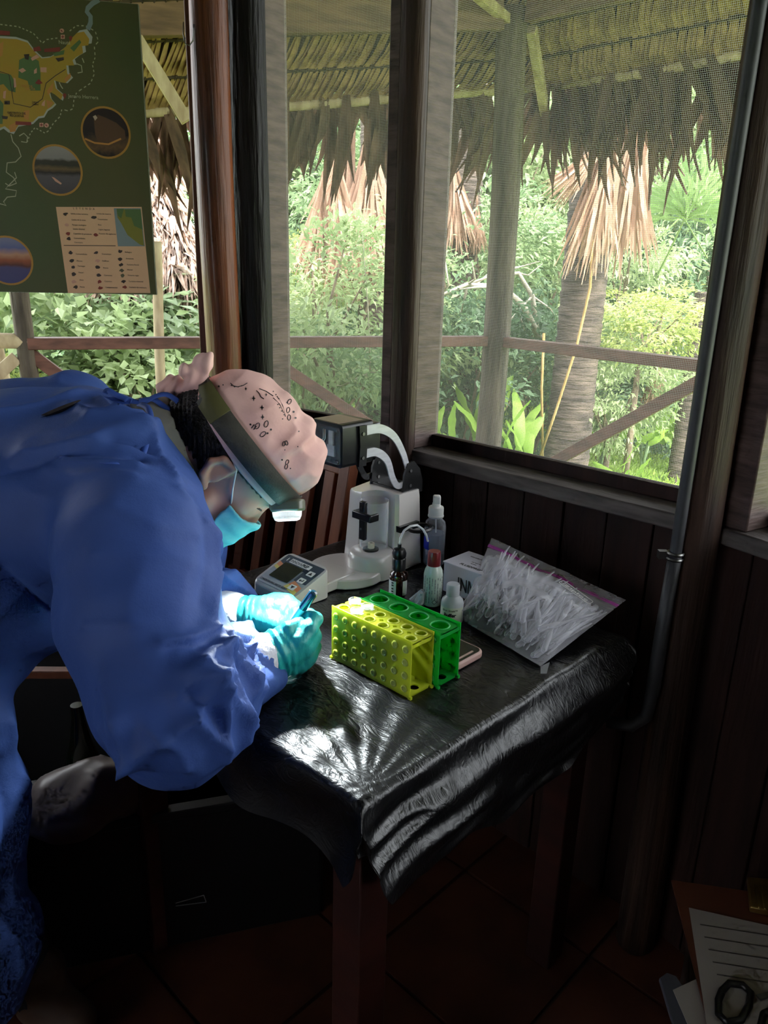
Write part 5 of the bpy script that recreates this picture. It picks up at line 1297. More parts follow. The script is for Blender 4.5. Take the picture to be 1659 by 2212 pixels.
for x, y, s in ((541, 917, 2.4), (585, 928, 2.4), (578, 936, 2.2), (634, 890, 2.4), (638, 903, 2.2), (609, 993, 2.0), (627, 1012, 1.6), (645, 932, 1.6), (615, 972, 1.4), (473, 835, 2.2), (482, 832, 1.6), (600, 874, 1.5), (604, 881, 1.5), (608, 888, 1.5), (613, 896, 1.5), (610, 905, 1.5), (602, 862, 1.5), (596, 853, 1.5), (590, 846, 1.5), (500, 833, 1.4), (507, 836, 1.4), (515, 836, 1.4), (522, 834, 1.4), (620, 870, 2), (643, 965, 1.4)): motif(x, y, dot(s))
for x, y, s, r in ((556, 920, 6, .5), (575, 916, 6, .3), (624, 902, 5, 0), (622, 886, 5, .2), (613, 959, 4, .2), (619, 957, 4, -.2), (618, 1008, 4.5, .2), (620, 998, 4.5, .3), (625, 868, 5, .5), (568, 938, 6, .8)): motif(x, y, drop(s, r), -.0006)
for pts in ([(0, 0), (14, 14), (22, 32)], [(8, -4), (20, 16), (26, 40)], [(-30, -20), (-15, -14), (0, -4)]): motif(590, 860, pts, .0007)
motif(512, 828, [(-14, 0), (-8, 6), (2, 8), (14, 5), (22, 0)], .0007); motif(560, 850, [(-6, -6), (0, 0), (4, 8), (10, 12)], .0007); motif(543, 925, [(0, 0), (6, -8)], .0008); motif(548, 928, [(0, 0), (6, -8)], .0008)
po = pr.build('printed_motifs', PRINT, bd_, smooth=None, kind='stuff'); po.location = -person.location

# ---- cream collar and dark shirt showing at the neck and through the gown's open back
def collar_sdf(P):
    d = np.abs(caps(P, PT(428, 1045, 1.285), PT(350, 985, 1.285), .072, .096))-.003
    ax = (PT(350, 985, 1.285)-PT(428, 1045, 1.285)); ax = ax/np.linalg.norm(ax)
    h = (P[0]-PT(428, 1045, 1.285)[0])*ax[0]+(P[1]-PT(428, 1045, 1.285)[1])*ax[1]+(P[2]-PT(428, 1045, 1.285)[2])*ax[2]
    return smax(d, .002-h, .004)
c_ = PT(390, 1010, 1.285); cvv, cff = surface_nets(collar_sdf, c_-.17, c_+.17, .0035); pobj('shirt_collar', relax(cvv, cff, 1), cff, CREAMC)
c_ = hit(gown_sdf, 132, 897); g_ = grad(gown_sdf, c_)
ax1 = PT(172, 880, 1.2)-PT(92, 912, 1.2); ax1 = ax1/np.linalg.norm(ax1)
op = MB(); w_ = np.cross(g_, ax1); o_ = [c_+g_*.010+ax1*(.036*math.cos(a))*(1)+w_*(.013*math.sin(a)*(1 if math.sin(a) > 0 else .6)) for a in np.linspace(0, 6.283, 21)[:-1]]
op.add([c_+g_*.004]+o_, [(0, 1+i, 1+(i+1) % 20) for i in range(20)]); x_ = op.build('shirt_back', DARKSHIRT, person); x_.location = -person.location
# ---- ties: ribbons with a bow at the nape
rb_ = MB()
def ribbon(px, w, lift=.004):
    pts = []; ns = []
    for x, y, d in px:
        if d is None:
            p = hit(gown_sdf, x, y); 
            if p is None: continue
            n_ = grad(gown_sdf, p); p = p+n_*(lift+.006)
        else: p = PT(x, y, d); n_ = -E_F*.8+np.array([0, 0, .6])
        pts.append(p); ns.append(n_)
    P2 = []; N2 = []
    for i in range(len(pts)-1):
        for t in np.linspace(0, 1, 5)[:-1]:
            g = lambda j: pts[max(0, min(len(pts)-1, j))]
            P2.append(.5*((2*g(i))+(-g(i-1)+g(i+1))*t+(2*g(i-1)-5*g(i)+4*g(i+1)-g(i+2))*t*t+(-g(i-1)+3*g(i)-3*g(i+1)+g(i+2))*t**3)); N2.append(ns[i])
    P2.append(pts[-1]); N2.append(ns[-1])
    rb_.strip(P2, w, N2)
ribbon([(280, 866, 1.22), (310, 868, 1.22), (335, 856, 1.22), (360, 852, 1.22), (385, 868, 1.22), (397, 888, 1.22), (380, 889, 1.22), (355, 878, 1.22), (330, 862, 1.22), (300, 866, 1.22)], .009)
ribbon([(285, 866, 1.22), (240, 862, 1.225), (200, 862, 1.23), (180, 868, 1.23), (172, 880, 1.225), (178, 886, 1.22), (215, 872, 1.22), (285, 867, 1.22)], .008)
ribbon([(275, 864, 1.22), (250, 852, 1.225), (232, 842, 1.23), (226, 850, 1.23)], .009)
ribbon([(300, 872, 1.19), (318, 880, 1.16), (325, 905, 1.14), (320, 935, 1.12), (313, 965, 1.10), (303, 990, 1.085), (287, 1010, 1.075)], .010)
ribbon([(287, 1010, 1.075), (260, 1012, None), (215, 1008, None), (170, 1002, None), (137, 994, None)], .006)
rbo = rb_.build('gown_ties', M('blue tie', srgb(58, 92, 176), rough=.6), person, smooth='all', solid=.0008); rbo.location = -person.location

# ---- gloved hands with knit cuffs
def chain_sdf(P, groups, k):
    r = None
    for g in groups:
        c = None
        for (a, ra), (b, rb) in zip(g[:-1], g[1:]):
            d = caps(P, a, b, ra, rb); c = d if c is None else smin(c, d, .004)
        r = c if r is None else smin(r, c, k)
    return r
rh = [ # right hand (near): wrist and back of the hand, thumb, four curled fingers
    T_((565, 1422, 1.165, .033), (592, 1408, 1.175, .033), (622, 1398, 1.185, .030), (645, 1392, 1.195, .026)),
    T_((600, 1425, 1.19, .028), (640, 1422, 1.205, .026)),
    T_((598, 1385, 1.175, .017), (622, 1361, 1.18, .0135), (640, 1352, 1.195, .0115), (655, 1344, 1.22, .0100)),
    T_((648, 1386, 1.175, .0150), (668, 1360, 1.185, .0130), (681, 1337, 1.205, .0115), (668, 1328, 1.235, .0100), (648, 1334, 1.255, .0092)),
    T_((660, 1402, 1.185, .0150), (678, 1375, 1.205, .0120), (672, 1352, 1.235, .0108), (652, 1350, 1.262, .0095)),
    T_((664, 1420, 1.20, .0145), (678, 1398, 1.225, .0115), (668, 1378, 1.255, .0105), (646, 1372, 1.275, .0092)),
    T_((650, 1436, 1.215, .0130), (668, 1420, 1.24, .0102), (660, 1402, 1.262, .0094), (640, 1392, 1.28, .0084))]
lh = [ # left hand (far): holds a tube upright between thumb and fingers
    T_((515, 1322, 1.352, .028), (548, 1322, 1.345, .028), (580, 1318, 1.335, .026), (600, 1313, 1.330, .020)),
    T_((555, 1336, 1.325, .022), (585, 1342, 1.312, .018)),
    T_((572, 1345, 1.315, .015), (600, 1352, 1.300, .0120), (622, 1352, 1.292, .0100), (636, 1346, 1.288, .0090)),
    T_((596, 1296, 1.345, .0140), (622, 1298, 1.340, .0118), (640, 1312, 1.325, .0105), (643, 1328, 1.305, .0092)),
    T_((602, 1310, 1.335, .0130), (625, 1315, 1.322, .0112), (638, 1328, 1.308, .0100), (634, 1342, 1.292, .0090)),
    T_((600, 1325, 1.325, .0125), (620, 1332, 1.312, .0105), (630, 1344, 1.300, .0094), (622, 1354, 1.288, .0084)),
    T_((592, 1338, 1.315, .0115), (608, 1346, 1.302, .0092), (616, 1356, 1.290, .0082), (610, 1362, 1.284, .0074))]
def hand(name, groups, k=.007):
    fn = lambda P: chain_sdf(P, groups, k)
    A_ = np.array([p for g in groups for p, r in g]); v, f = surface_nets(fn, A_.min(0)-.04, A_.max(0)+.04, .0022); v = relax(v, f, 1, .4)
    wr = groups[0][0][0]; ax = groups[0][1][0]-wr; ax = ax/np.linalg.norm(ax); s_ = (v-wr) @ ax
    v = v+vnormals(v, f)*(.0016*np.exp(-((s_-.01)/.03)**2)*np.sin(s_*520+vnoise(v*60)*2)+.0010*vnoise(v*70))[:, None].astype(np.float32)
    v[:, 2] = np.maximum(v[:, 2], TT+.0008)
    return pobj(name, v, f, GLOVE)
hand('glove', rh); hand('glove', lh)
def cuff(pts, rad):
    mb = MB(); P_ = [p-PO for p in pts]; k = len(P_)
    mb.tube(P_, rad, 26); return mb.build('knit_cuff', KNIT, person, smooth='all')
cuff([PT(520, 1440, 1.13), PT(545, 1428, 1.15), PT(568, 1416, 1.165), PT(578, 1412, 1.17)], [.036, .037, .036, .0335])
cuff([PT(465, 1325, 1.372), PT(490, 1322, 1.36), PT(512, 1321, 1.352), PT(524, 1321, 1.35)], [.037, .038, .034, .030])
# ---- legs and shoes
for s, (xx, yy) in enumerate(((-.62, 1.09), (-1.0, 1.42))):
    mb = MB(); mb.tube([np.array([xx-.14, yy+.02, .60])-PO, np.array([xx-.10, yy, .35])-PO, np.array([xx, yy, .06])-PO], [.05, .05, .048], 14); mb.build('trouser_leg', TROUSER, person, smooth='all')
    def shoe_sdf(P, a=np.array([xx, yy, .045]), d=np.array([.8, -.45, 0])): return smax(smin(caps(P, a, a+d*.10, .042, .038), caps(P, a, a+np.array([0, 0, .06]), .045, .048), .02), -(P[2]-.004), .006)
    v, f = surface_nets(shoe_sdf, (xx-.12, yy-.2, -.02), (xx+.24, yy+.12, .2), .006); pobj('shoe', v, f, BROWNSHOE)

# ================================================================ headlamp
hl = thing('headlamp', 'olive headlamp with elastic strap worn over the pink bandana, lit', 'headlamp', matrix=HM)
def strap(z0, z1, g, a0, a1, mat, name):
    mb = MB(); o = []; n_ = 60
    def rad(a, z):   # march outwards to the bandana
        d_ = np.array([math.cos(a), math.sin(a), 0]); t = .06
        for _ in range(40):
            p = np.array([-.02, 0, z])+d_*t; f_ = float(min(band_sdf([np.array([c]) for c in p])[0], 9)); t -= f_*.7
            if abs(f_) < 2e-4: break
        return np.array([-.02, 0, z])+d_*(t+g)
    for i in range(n_+1):
        a = a0+(a1-a0)*i/n_
        for z in (z0, (z0+z1)/2, z1): o.append(rad(a, z))
    mb.add(o, [(3*i+j, 3*i+j+1, 3*i+4+j, 3*i+3+j) for i in range(n_) for j in (0, 1)])
    return mb.build(name, mat, hl, smooth='all', solid=.0022)
strap(.014, .050, .0035, 0, 2*PI, STRAP, 'strap')
strap(.013, .051, .0058, math.radians(200), math.radians(235), STRAP2, 'strap_buckle')
lw = PT(622, 1092, 1.285); ldir = .05*E_R+1.0*E_D; ldir = ldir/np.linalg.norm(ldir)
lx_ = E_R-ldir*(E_R @ ldir); lx_ /= np.linalg.norm(lx_); ly_ = np.cross(-ldir, lx_)
LMX = HM.inverted() @ Matrix(((lx_[0], ly_[0], -ldir[0], lw[0]), (lx_[1], ly_[1], -ldir[1], lw[1]), (lx_[2], ly_[2], -ldir[2], lw[2]), (0, 0, 0, 1)))
b_ = MB(); b_.prism(rrect(-.028, -.024, .028, .024, .012), -.010, .010, LMX); b_.build('lamp_housing', LAMPB, hl, bevel=.004)
b_ = MB(); b_.box((-.030, -.012, -.006), (-.016, .012, .014), LMX); b_.build('hinge', LAMPB, hl, bevel=.002)
b_ = MB(); b_.lathe([(.025, -.010), (.024, -.018), (.021, -.024), (.016, -.026)], 24, LMX @ Matrix.Translation((-.002, 0, 0)), cap=False); b_.build('lens_rim', clear_plastic('lens plastic', body=.2, edge=.7), hl, smooth='all')
b_ = MB(); b_.lathe([(.0, -.020), (.019, -.020)], 24, LMX @ Matrix.Translation((-.002, 0, 0)), cap=False); b_.build('led_panel', M('lit led', (1, 1, 1, 1), emit=(.9, 1, 1, 1), estr=14.0), hl)
sp = bpy.data.lights.new('headlamp_beam', 'SPOT'); spo = bpy.data.objects.new('headlamp_beam', sp); COL.objects.link(spo)
src = lw+ldir*.030; aim = PT(600, 1345, 1.23)
dd_ = V(aim-src).normalized(); spo.location = V(src); spo.rotation_euler = dd_.to_track_quat('-Z', 'Y').to_euler()
sp.energy = 13.0; sp.spot_size = math.radians(110); sp.spot_blend = .6; sp.shadow_soft_size = .012; sp.color = (.88, .97, 1.0)

# ================================================================ marker pen in the right hand
INK = M('dark teal pen barrel', srgb(20, 62, 78), rough=.2, coat=.6); INK2 = M('pale blue pen grip', srgb(150, 190, 200), rough=.3)
p0, p1 = PT(679, 1279, 1.20), PT(612, 1372, 1.262); ax = V(p1-p0); ln = ax.length
pen = thing('marker_pen', 'dark teal marker pen held in the gloved right hand', 'pen', matrix=Matrix.Translation(V(p0)) @ ax.to_track_quat('Z', 'Y').to_matrix().to_4x4())
MB().lathe([(0, 0), (.0055, .001), (.0070, .004), (.0070, .040)], 18).build('barrel', INK, pen, smooth=50)
MB().lathe([(.0064, .040), (.0068, .042), (.0062, .075), (.0040, .1)], 18).build('grip', INK2, pen, smooth=50)
MB().lathe([(.0040, .1), (.002, .112), (.0008, .118), (0, .118)], 12).build('tip', PRINT, pen, smooth=50)
MB().box((-.0016, .0056, .003), (.0016, .0078, .038)).build('clip', METAL, pen, bevel=.0005)
# ================================================================ zip bag of transfer pipettes
BAGM = clear_plastic('zip bag film', (0.93, 0.92, 0.98, 1), body=0.05, edge=0.75, rough=0.10, bump=0.3, bscale=18)
PIPET = clear_plastic('pipette plastic', (0.92, 0.91, 0.95, 1), body=0.22, edge=0.80, rough=0.18)
ZIPP = M('magenta zip', srgb(214, 92, 196), rough=.4, alpha=.8)
cTL, cTR, cBR, cBL = PT(1062, 1162, 1.60), PT(1352, 1296, 1.43), PT(1168, 1436, 1.262), PT(992, 1336, 1.425)
cBR[2] = TT+.003; cBL[2] = TT+.003
def bag_pt(u, v, s):
    """u along the bag, v from the folded bottom to the zip; s = +1 top film, -1 under film"""
    p = (cBL*(1-u)+cBR*u)*(1-v)+(cTL*(1-u)+cTR*u)*v
    e1 = (cBR-cBL); e2 = (cTL-cBL); n_ = np.cross(e1, e2); n_ = n_/np.linalg.norm(n_); n_ = n_ if n_[2] > 0 else -n_
    puff = (math.sin(PI*min(1, max(0, u)))**.55)*(math.sin(PI*min(1, v/.86))**.6 if v < .86 else 0)
    w = (.007*vnoise(np.array([u*7, v*6, 3.+s]))+.0022*(1-2*abs(vnoise(np.array([u*13+v*5, v*7-u*4, 8.+s])))))*min(1, v*5, (1-v)*6+.3)*min(1, u*6+.2, (1-u)*6+.2)
    h = (.050 if s > 0 else -.006)*puff
    q = p+n_*(h+w*(1 if s > 0 else .3))
    q[2] = max(q[2], TT+.0015 if s < 0 else TT+.003); return q
bag = thing('zip_bag', 'clear zip bag full of transfer pipettes leaning on the white carton', 'bag', (cBL[0], cBL[1], TT))
bo = np.array([cBL[0], cBL[1], TT])
for s, nm in ((1, 'top_film'), (-1, 'under_film')):
    mb = MB(); nu, nvv = 60, 54
    mb.add([bag_pt(i/nu, j/nvv, s)-bo for i in range(nu+1) for j in range(nvv+1)], [(i*(nvv+1)+j, (i+1)*(nvv+1)+j, (i+1)*(nvv+1)+j+1, i*(nvv+1)+j+1) for i in range(nu) for j in range(nvv)])
    mb.build(nm, BAGM, bag, smooth='all')
MB().tube([bag_pt(u, .885, 1)-bo for u in np.linspace(0, 1, 24)], .0022, 6).build('zip_strip', ZIPP, bag, smooth='all')
MB().tube([bag_pt(u, .905, 1)-bo for u in np.linspace(0, 1, 24)], .0016, 6).build('zip_strip', ZIPP, bag, smooth='all')
tb_ = MB(); c0 = bag_pt(1, 0, 1)-bo; tb_.add([c0, c0+np.array([.012, -.010, .014]), c0+np.array([.004, -.03, .004]), c0+np.array([-.004, -.022, -.001])], [(0, 1, 2, 3)]); tb_.build('corner_flap', BAGM, bag)
# printed mark on the film
u0, v0 = .80, .70; c = bag_pt(u0, v0, 1); dx = bag_pt(u0+.05, v0, 1)-c; dy = bag_pt(u0, v0+.05, 1)-c; dx /= np.linalg.norm(dx); nn_ = np.cross(dx, dy); nn_ /= np.linalg.norm(nn_); dy = np.cross(nn_, dx)
LM4 = Matrix(((dx[0], dy[0], nn_[0], c[0]-bo[0]), (dx[1], dy[1], nn_[1], c[1]-bo[1]), (dx[2], dy[2], nn_[2], c[2]-bo[2]), (0, 0, 0, 1)))
text('lettering', 'Ziploc', .020, LM4 @ Matrix.Translation((-.022, -.006, .004)), WHITEP, bag, bold=.0004)
fr_ = MB(); fr_.tube([LM4 @ Vector((x, y, .004)) for x, y in rrect(-.030, -.013, .036, .018, .005)+[rrect(-.030, -.013, .036, .018, .005)[0]]], .0007, 4); fr_.build('logo_outline', WHITEP, bag)
# pipettes: bulb and stem, each its own thing
pb = MB(); pb.lathe([(0, 0), (.003, .0006), (.0052, .004), (.0054, .038), (.0046, .046), (.0027, .052), (.0026, .085), (.0020, .115), (.0012, .145)], 10, cap=False); pme = pb.mesh('transfer_pipette', 'all'); pme.materials.append(PIPET)
rs = np.random.default_rng(77); G = 'transfer pipettes inside the zip bag'
for k in range(190):
    u = rs.uniform(.05, .95); lay = rs.uniform(.45, .95)
    low = rs.random() < .35
    vtop = rs.uniform(.60, .80) if not low else rs.uniform(.02, .25)
    vend = vtop-rs.uniform(.45, .60) if not low else vtop+rs.uniform(.35, .5)
    du = rs.normal(.02, .10)
    if k % 11 == 0: du = rs.choice([-1, 1])*rs.uniform(.25, .4); lay = .85
    f = lambda uu, vv: (lambda a, b: a*(1-lay)+b*lay)(bag_pt(min(.97, max(.03, uu)), min(.84, max(.02, vv)), -1), bag_pt(min(.97, max(.03, uu)), min(.84, max(.02, vv)), 1))
    a, b = f(u, vtop), f(u+du, max(.03, vend)); d = V(b-a).normalized()
    o = obj('transfer_pipette', pme, None); o.matrix_world = Matrix.Translation(V(a)) @ d.to_track_quat('Z', 'Y').to_matrix().to_4x4()
    tag(o, 'clear plastic transfer pipette lying inside the zip bag', 'pipette', G)
# crumpled clear wrapper tip by the canister
wr = MB(); o_ = NM(1.0, -.88); rs = np.random.default_rng(6)
for i in range(5): wr.tube([(rs.normal(0, .004), rs.normal(0, .004), .0), (rs.normal(0, .006), rs.normal(0, .006), .014), (rs.normal(0, .004), rs.normal(0, .004), .03)], [.007, .006, .004], 7)
w_ = wr.build('plastic_wrapper', clear_plastic('wrapper', (.85, .86, .9, 1), .3, .8), None, smooth=None); w_.location = (.074, 1.352, TT); tag(w_, 'crumpled clear plastic wrapper behind the green rack', 'wrapper')

# ================================================================ slatted chair behind the table
CHAIRW = M('reddish chair wood', srgb(112, 60, 38), srgb(150, 86, 56), rough=0.45, scale=5, stretch=(4, 4, .6), bump=.1)
p = NM(1.16, -1.53); ch = thing('slatted_chair', 'reddish wooden chair with vertical slat backrest behind the instrument', 'chair', (p[0], p[1], 0), AM)
lean = lambda z: .0+(z-.42)*.20
def slat(x, w, z0, z1, d=.018, nm='slat'): MB().beam((x, lean(z0), z0), (x, lean(z1), z1), w, d, up=(0, 1, 0)).build(nm, CHAIRW, ch, bevel=.002)
for sx in (-.215, .215):
    slat(sx, .035, .0, .955, .032, 'rear_post'); MB().box((sx-.018, -.40, 0), (sx+.018, -.36, .43)).build('front_leg', CHAIRW, ch, bevel=.002)
MB().beam((-.215, lean(.915), .915), (.215, lean(.915), .915), .020, .075, up=(0, .2, 1)).build('top_rail', CHAIRW, ch, bevel=.003)
MB().beam((-.215, lean(.52), .52), (.215, lean(.52), .52), .020, .05, up=(0, .2, 1)).build('lower_rail', CHAIRW, ch, bevel=.003)
for x in np.linspace(-.160, .160, 5): slat(x, .036, .53, .89)
for y in np.linspace(-.37, -.02, 6): MB().box((-.215, y-.025, .425), (.215, y+.025, .445)).build('seat_slat', CHAIRW, ch, bevel=.002)

# ================================================================ map poster hung in the left window
POSTER = M('dark green print', srgb(86, 78, 40), srgb(66, 80, 42), rough=.5, scale=1.6)
PEDGE = M('poster edge', srgb(170, 178, 176), rough=.6)
pr0 = PY(338, 637, 2.06); px_ = np.array([.985, .172, 0]); px_ /= np.linalg.norm(px_); PW, PH = 1.0, .95
T_p = Matrix(((px_[0], -px_[1]*0+0, -px_[1]*-1, 0), (px_[1], 0, -px_[0], 0), (0, 1, 0, 0), (0, 0, 0, 1)))
# poster frame: x along the board, y up, z towards the room
PM = Matrix(((px_[0], 0, px_[1], pr0[0]), (px_[1], 0, -px_[0], pr0[1]), (0, 1, 0, pr0[2]), (0, 0, 0, 1)))
ps = thing('map_poster', 'dark green illustrated map poster hanging in the left window', 'poster', matrix=PM)
_d = ray(288, 8); _n = np.array(PM)[:3, 2]; PH = float((CAMO+_d*(((pr0-CAMO) @ _n)/(_d @ _n)))[2]-pr0[2])
MB().box((-PW, 0, -.022), (0, PH, 0)).build('board', PEDGE, ps)
MB().box((-PW+.0005, .0005, -.001), (-.0005, PH-.0005, .0008)).build('print_sheet', POSTER, ps)
iPM = np.array(PM.inverted())
def pp_(x, y):      # pixel on the photographed sheet -> poster x, y
    d = ray(x, y); n_ = np.array(PM)[:3, 2]; t = ((pr0-CAMO) @ n_)/(d @ n_); w = CAMO+d*t; q = iPM @ np.array([*w, 1]); return (q[0], q[1])
class Flat:
    def __init__(s): s.mb = MB()
    def poly(s, pts, z): n_ = len(pts); s.mb.add([(*p, z) for p in pts], [tuple(range(n_))]); return s
def inlay(name, px, z, mat, parent=ps, raw=False):
    f = Flat(); pts = px if raw else [pp_(*q) for q in px]
    area = sum(pts[i][0]*pts[(i+1) % len(pts)][1]-pts[(i+1) % len(pts)][0]*pts[i][1] for i in range(len(pts)))
    if area < 0: pts = pts[::-1]
    return f.poly(pts, z).mb.build(name, mat, parent)
def line(name, px, w, z, mat, parent=ps, dash=0.0):
    pts = [np.array([*pp_(*q), z]) for q in px]; mb = MB()
    if dash:
        for a, b in zip(pts[:-1], pts[1:]):
            l = np.linalg.norm(b-a); n_ = max(1, int(l/dash))
            for i in range(n_): mb.strip([a+(b-a)*(i+.1)/n_, a+(b-a)*(i+.6)/n_], w, (0, 0, 1))
    else: mb.strip(pts, w, (0, 0, 1))
    return mb.build(name, mat, parent, kind='stuff' if dash else None)
C = lambda n, *c, r=.5: M(n, srgb(*c), rough=r)
MAPY = M('map yellow', srgb(176, 134, 40), srgb(168, 138, 44), rough=.5, scale=12); MAPG = C('map green', 84, 108, 62); MAPO = C('map orange', 190, 128, 62); MAPW = C('map outline', 176, 172, 166); RIVER = C('map river', 128, 138, 140)
LINEC = C('map line', 176, 168, 140); REDP = C('map red', 132, 50, 40); PINKP = C('map pink', 206, 150, 130); PALE = C('legend paper', 222, 174, 136); INKD = C('legend ink', 62, 46, 40); GOLD = C('photo ring', 176, 126, 52)
outer = [(0, 78), (35, 80), (60, 88), (75, 108), (92, 124), (110, 122), (128, 112), (146, 98), (158, 80), (172, 66), (188, 63), (200, 80), (198, 94), (184, 96), (186, 112), (172, 120), (162, 128), (166, 140), (148, 140), (150, 158), (158, 168), (146, 180), (134, 178), (120, 174), (124, 192), (140, 206), (136, 218), (122, 206), (108, 198), (112, 214), (122, 226), (114, 234), (104, 240), (96, 254), (84, 256), (72, 268), (60, 270), (40, 274), (30, 290), (18, 286), (8, 278), (0, 282)]
inlay('map_coast', outer, .0011, MAPW)
cx_, cy_ = 60, 175
inlay('map_land', [(x+(cx_-x)*.05 if x > 0 else 0, y+(cy_-y)*.05) for x, y in outer], .0014, MAPY)
for q in ([(42, 130), (62, 120), (84, 132), (88, 160), (88, 196), (66, 196), (60, 175), (40, 168)], [(0, 158), (24, 162), (34, 180), (34, 200), (20, 196), (8, 182), (0, 184)], [(115, 116), (140, 108), (138, 118), (118, 122)], [(152, 104), (172, 86), (176, 92), (160, 112)], [(0, 215), (8, 225), (6, 268), (0, 268)]): inlay('map_forest', q, .0017, MAPG)
for q in ([(140, 170), (152, 158), (154, 166), (142, 178)], [(102, 196), (116, 178), (114, 196), (104, 206)], [(52, 240), (64, 238), (62, 260), (52, 256)], [(100, 216), (116, 222), (104, 236)], [(20, 272), (38, 262), (34, 284), (22, 286)], [(0, 95), (8, 90), (6, 120), (0, 124)]): inlay('map_field', q, .0019, MAPO)
for q in ([(96, 106), (130, 102), (130, 112), (96, 113)], [(0, 66), (22, 68), (22, 77), (0, 76)], [(34, 262), (68, 264), (68, 271), (34, 270)], [(72, 104), (86, 100), (90, 110), (74, 112)], [(76, 180), (84, 171), (93, 180), (84, 183)]): inlay('map_village', q, .0021, REDP)
for q in ([(67, 126), (80, 118), (86, 124), (70, 132)], [(40, 152), (50, 147), (57, 153), (48, 158)], [(88, 146), (101, 146), (101, 157), (88, 156)], [(30, 168), (34, 170), (36, 188), (31, 190)], [(74, 152), (80, 147), (80, 158), (74, 160)], [(92, 222), (98, 216), (97, 230), (90, 228)], [(8, 198), (14, 196), (12, 214), (7, 212)]): inlay('map_icon', q, .0021, PINKP)
for q in ([(120, 126), (138, 124), (138, 130), (126, 134)], [(4, 250), (18, 252), (16, 258), (6, 257)], [(52, 118), (64, 117), (62, 130), (55, 128)], [(10, 218), (22, 218), (22, 226), (10, 226)]): inlay('map_icon', q, .0021, INKD)
line('map_river', [(214, 0), (200, 8), (190, 18), (188, 26), (196, 36), (196, 50), (190, 64)], .010, .0018, RIVER)
for px in ([(32, 172), (28, 198)], [(0, 155), (20, 161), (26, 198), (30, 224), (66, 232), (92, 214), (100, 180), (120, 164), (142, 150)]): line('map_path', px, .0016, .0020, INKD)
for px in ([(0, 53), (40, 58), (72, 72), (92, 94), (100, 86), (128, 82)], [(150, 68), (165, 56), (185, 56), (206, 68), (213, 90), (204, 100), (206, 124), (200, 140), (204, 160), (196, 180), (178, 192), (166, 200), (160, 215), (158, 235), (148, 240), (134, 236), (130, 252), (116, 266), (106, 282), (98, 288), (76, 276), (66, 288), (58, 310)]): line('map_boundary', px, .0022, .0016, LINEC, dash=.008)
for px in ([(24, 290), (28, 306), (40, 320), (46, 338), (34, 350), (16, 352), (14, 372), (30, 384), (36, 396), (20, 402), (12, 396)], [(32, 372), (36, 384), (20, 400), (12, 408), (36, 412), (34, 424), (16, 426), (8, 436), (14, 444), (0, 440)], [(42, 294), (52, 288), (60, 296), (58, 308), (46, 306)], [(166, 138), (176, 142), (178, 156), (168, 158)], [(178, 126), (182, 136)], [(128, 178), (132, 186), (136, 192)]): line('map_stream', px, .0022, .0017, LINEC)
pin = lambda x, y: (inlay('map_pin', [(x+4*math.cos(a), y+4*math.sin(a)) for a in np.linspace(0, 6.28, 11)[:-1]], .0023, REDP), inlay('map_pin', [(x-3, y+3), (x+3, y+3), (x, y+9)], .0023, REDP))
pin(153, 82); pin(140, 206)
for x, y, sq in ((134, 67, 0), (136, 80, 1), (90, 270, 1), (101, 271, 0)):
    inlay('map_symbol', [(x-4.5, y-4.5), (x+4.5, y-4.5), (x+4.5, y+4.5), (x-4.5, y+4.5)] if sq else [(x+5*math.cos(a), y+5*math.sin(a)) for a in np.linspace(0, 6.28, 15)[:-1]], .0022, PINKP)
    for q in (([(x-3, y-1), (x+3, y-1), (x+3, y+1), (x-3, y+1)], [(x-1, y-3), (x+1, y-3), (x+1, y+3), (x-1, y+3)]) if sq else ([(x-2, y-2.5), (x, y-1), (x+2.5, y+2), (x+.5, y+2.5), (x-2.5, y)],)): inlay('map_symbol_mark', q, .0024, REDP)
def ptext(s, x, y, hpx, mat, bold=0.0, z=.0024, parent=ps):
    a = pp_(x, y); b = pp_(x, y-hpx); size = abs(b[1]-a[1])*1.4
    return text('lettering', s, size, Matrix.Translation((a[0], a[1], z)), mat, parent, bold=bold)
ptext('Nauta', 127, 95, 8, LINEC); ptext('Jenaro Herrera', 148, 211, 8, LINEC)
ptext('DISTRITO DE', 17, 246, 5, INKD); ptext('REQUENA', 22, 252, 5, INKD); ptext('DIST. DE', 46, 188, 5, MAPO); ptext('NAUTA', 54, 194, 5, MAPO); ptext('Laguna', 70, 222, 4, INKD); ptext('Yarina', 70, 227, 4, INKD)
# three round photographs
def photo_mat(name, stops, bands, nscale, mixc):
    m = bpy.data.materials.new(name); m.use_nodes = True; N = m.node_tree.nodes; L = m.node_tree.links; b = N['Principled BSDF']; b.inputs['Roughness'].default_value = .45
    tc = N.new('ShaderNodeTexCoord'); sp_ = N.new('ShaderNodeSeparateXYZ'); L.new(tc.outputs['Generated'], sp_.inputs['Vector'])
    nz = N.new('ShaderNodeTexNoise'); nz.inputs['Scale'].default_value = nscale; nz.inputs['Detail'].default_value = 5; L.new(tc.outputs['Generated'], nz.inputs['Vector'])
    ad = N.new('ShaderNodeMath'); ad.operation = 'MULTIPLY_ADD'; ad.inputs[1].default_value = bands; L.new(nz.outputs['Fac'], ad.inputs[0]); L.new(sp_.outputs['Y'], ad.inputs[2])
    rp = N.new('ShaderNodeValToRGB'); rp.color_ramp.elements[0].position = stops[0][0]; rp.color_ramp.elements[0].color = srgb(*stops[0][1]); rp.color_ramp.elements[1].position = stops[1][0]; rp.color_ramp.elements[1].color = srgb(*stops[1][1])
    for p_, c_ in stops[2:]: e = rp.color_ramp.elements.new(p_); e.color = srgb(*c_)
    L.new(ad.outputs[0], rp.inputs['Fac']); L.new(rp.outputs['Color'], b.inputs['Base Color']); return m
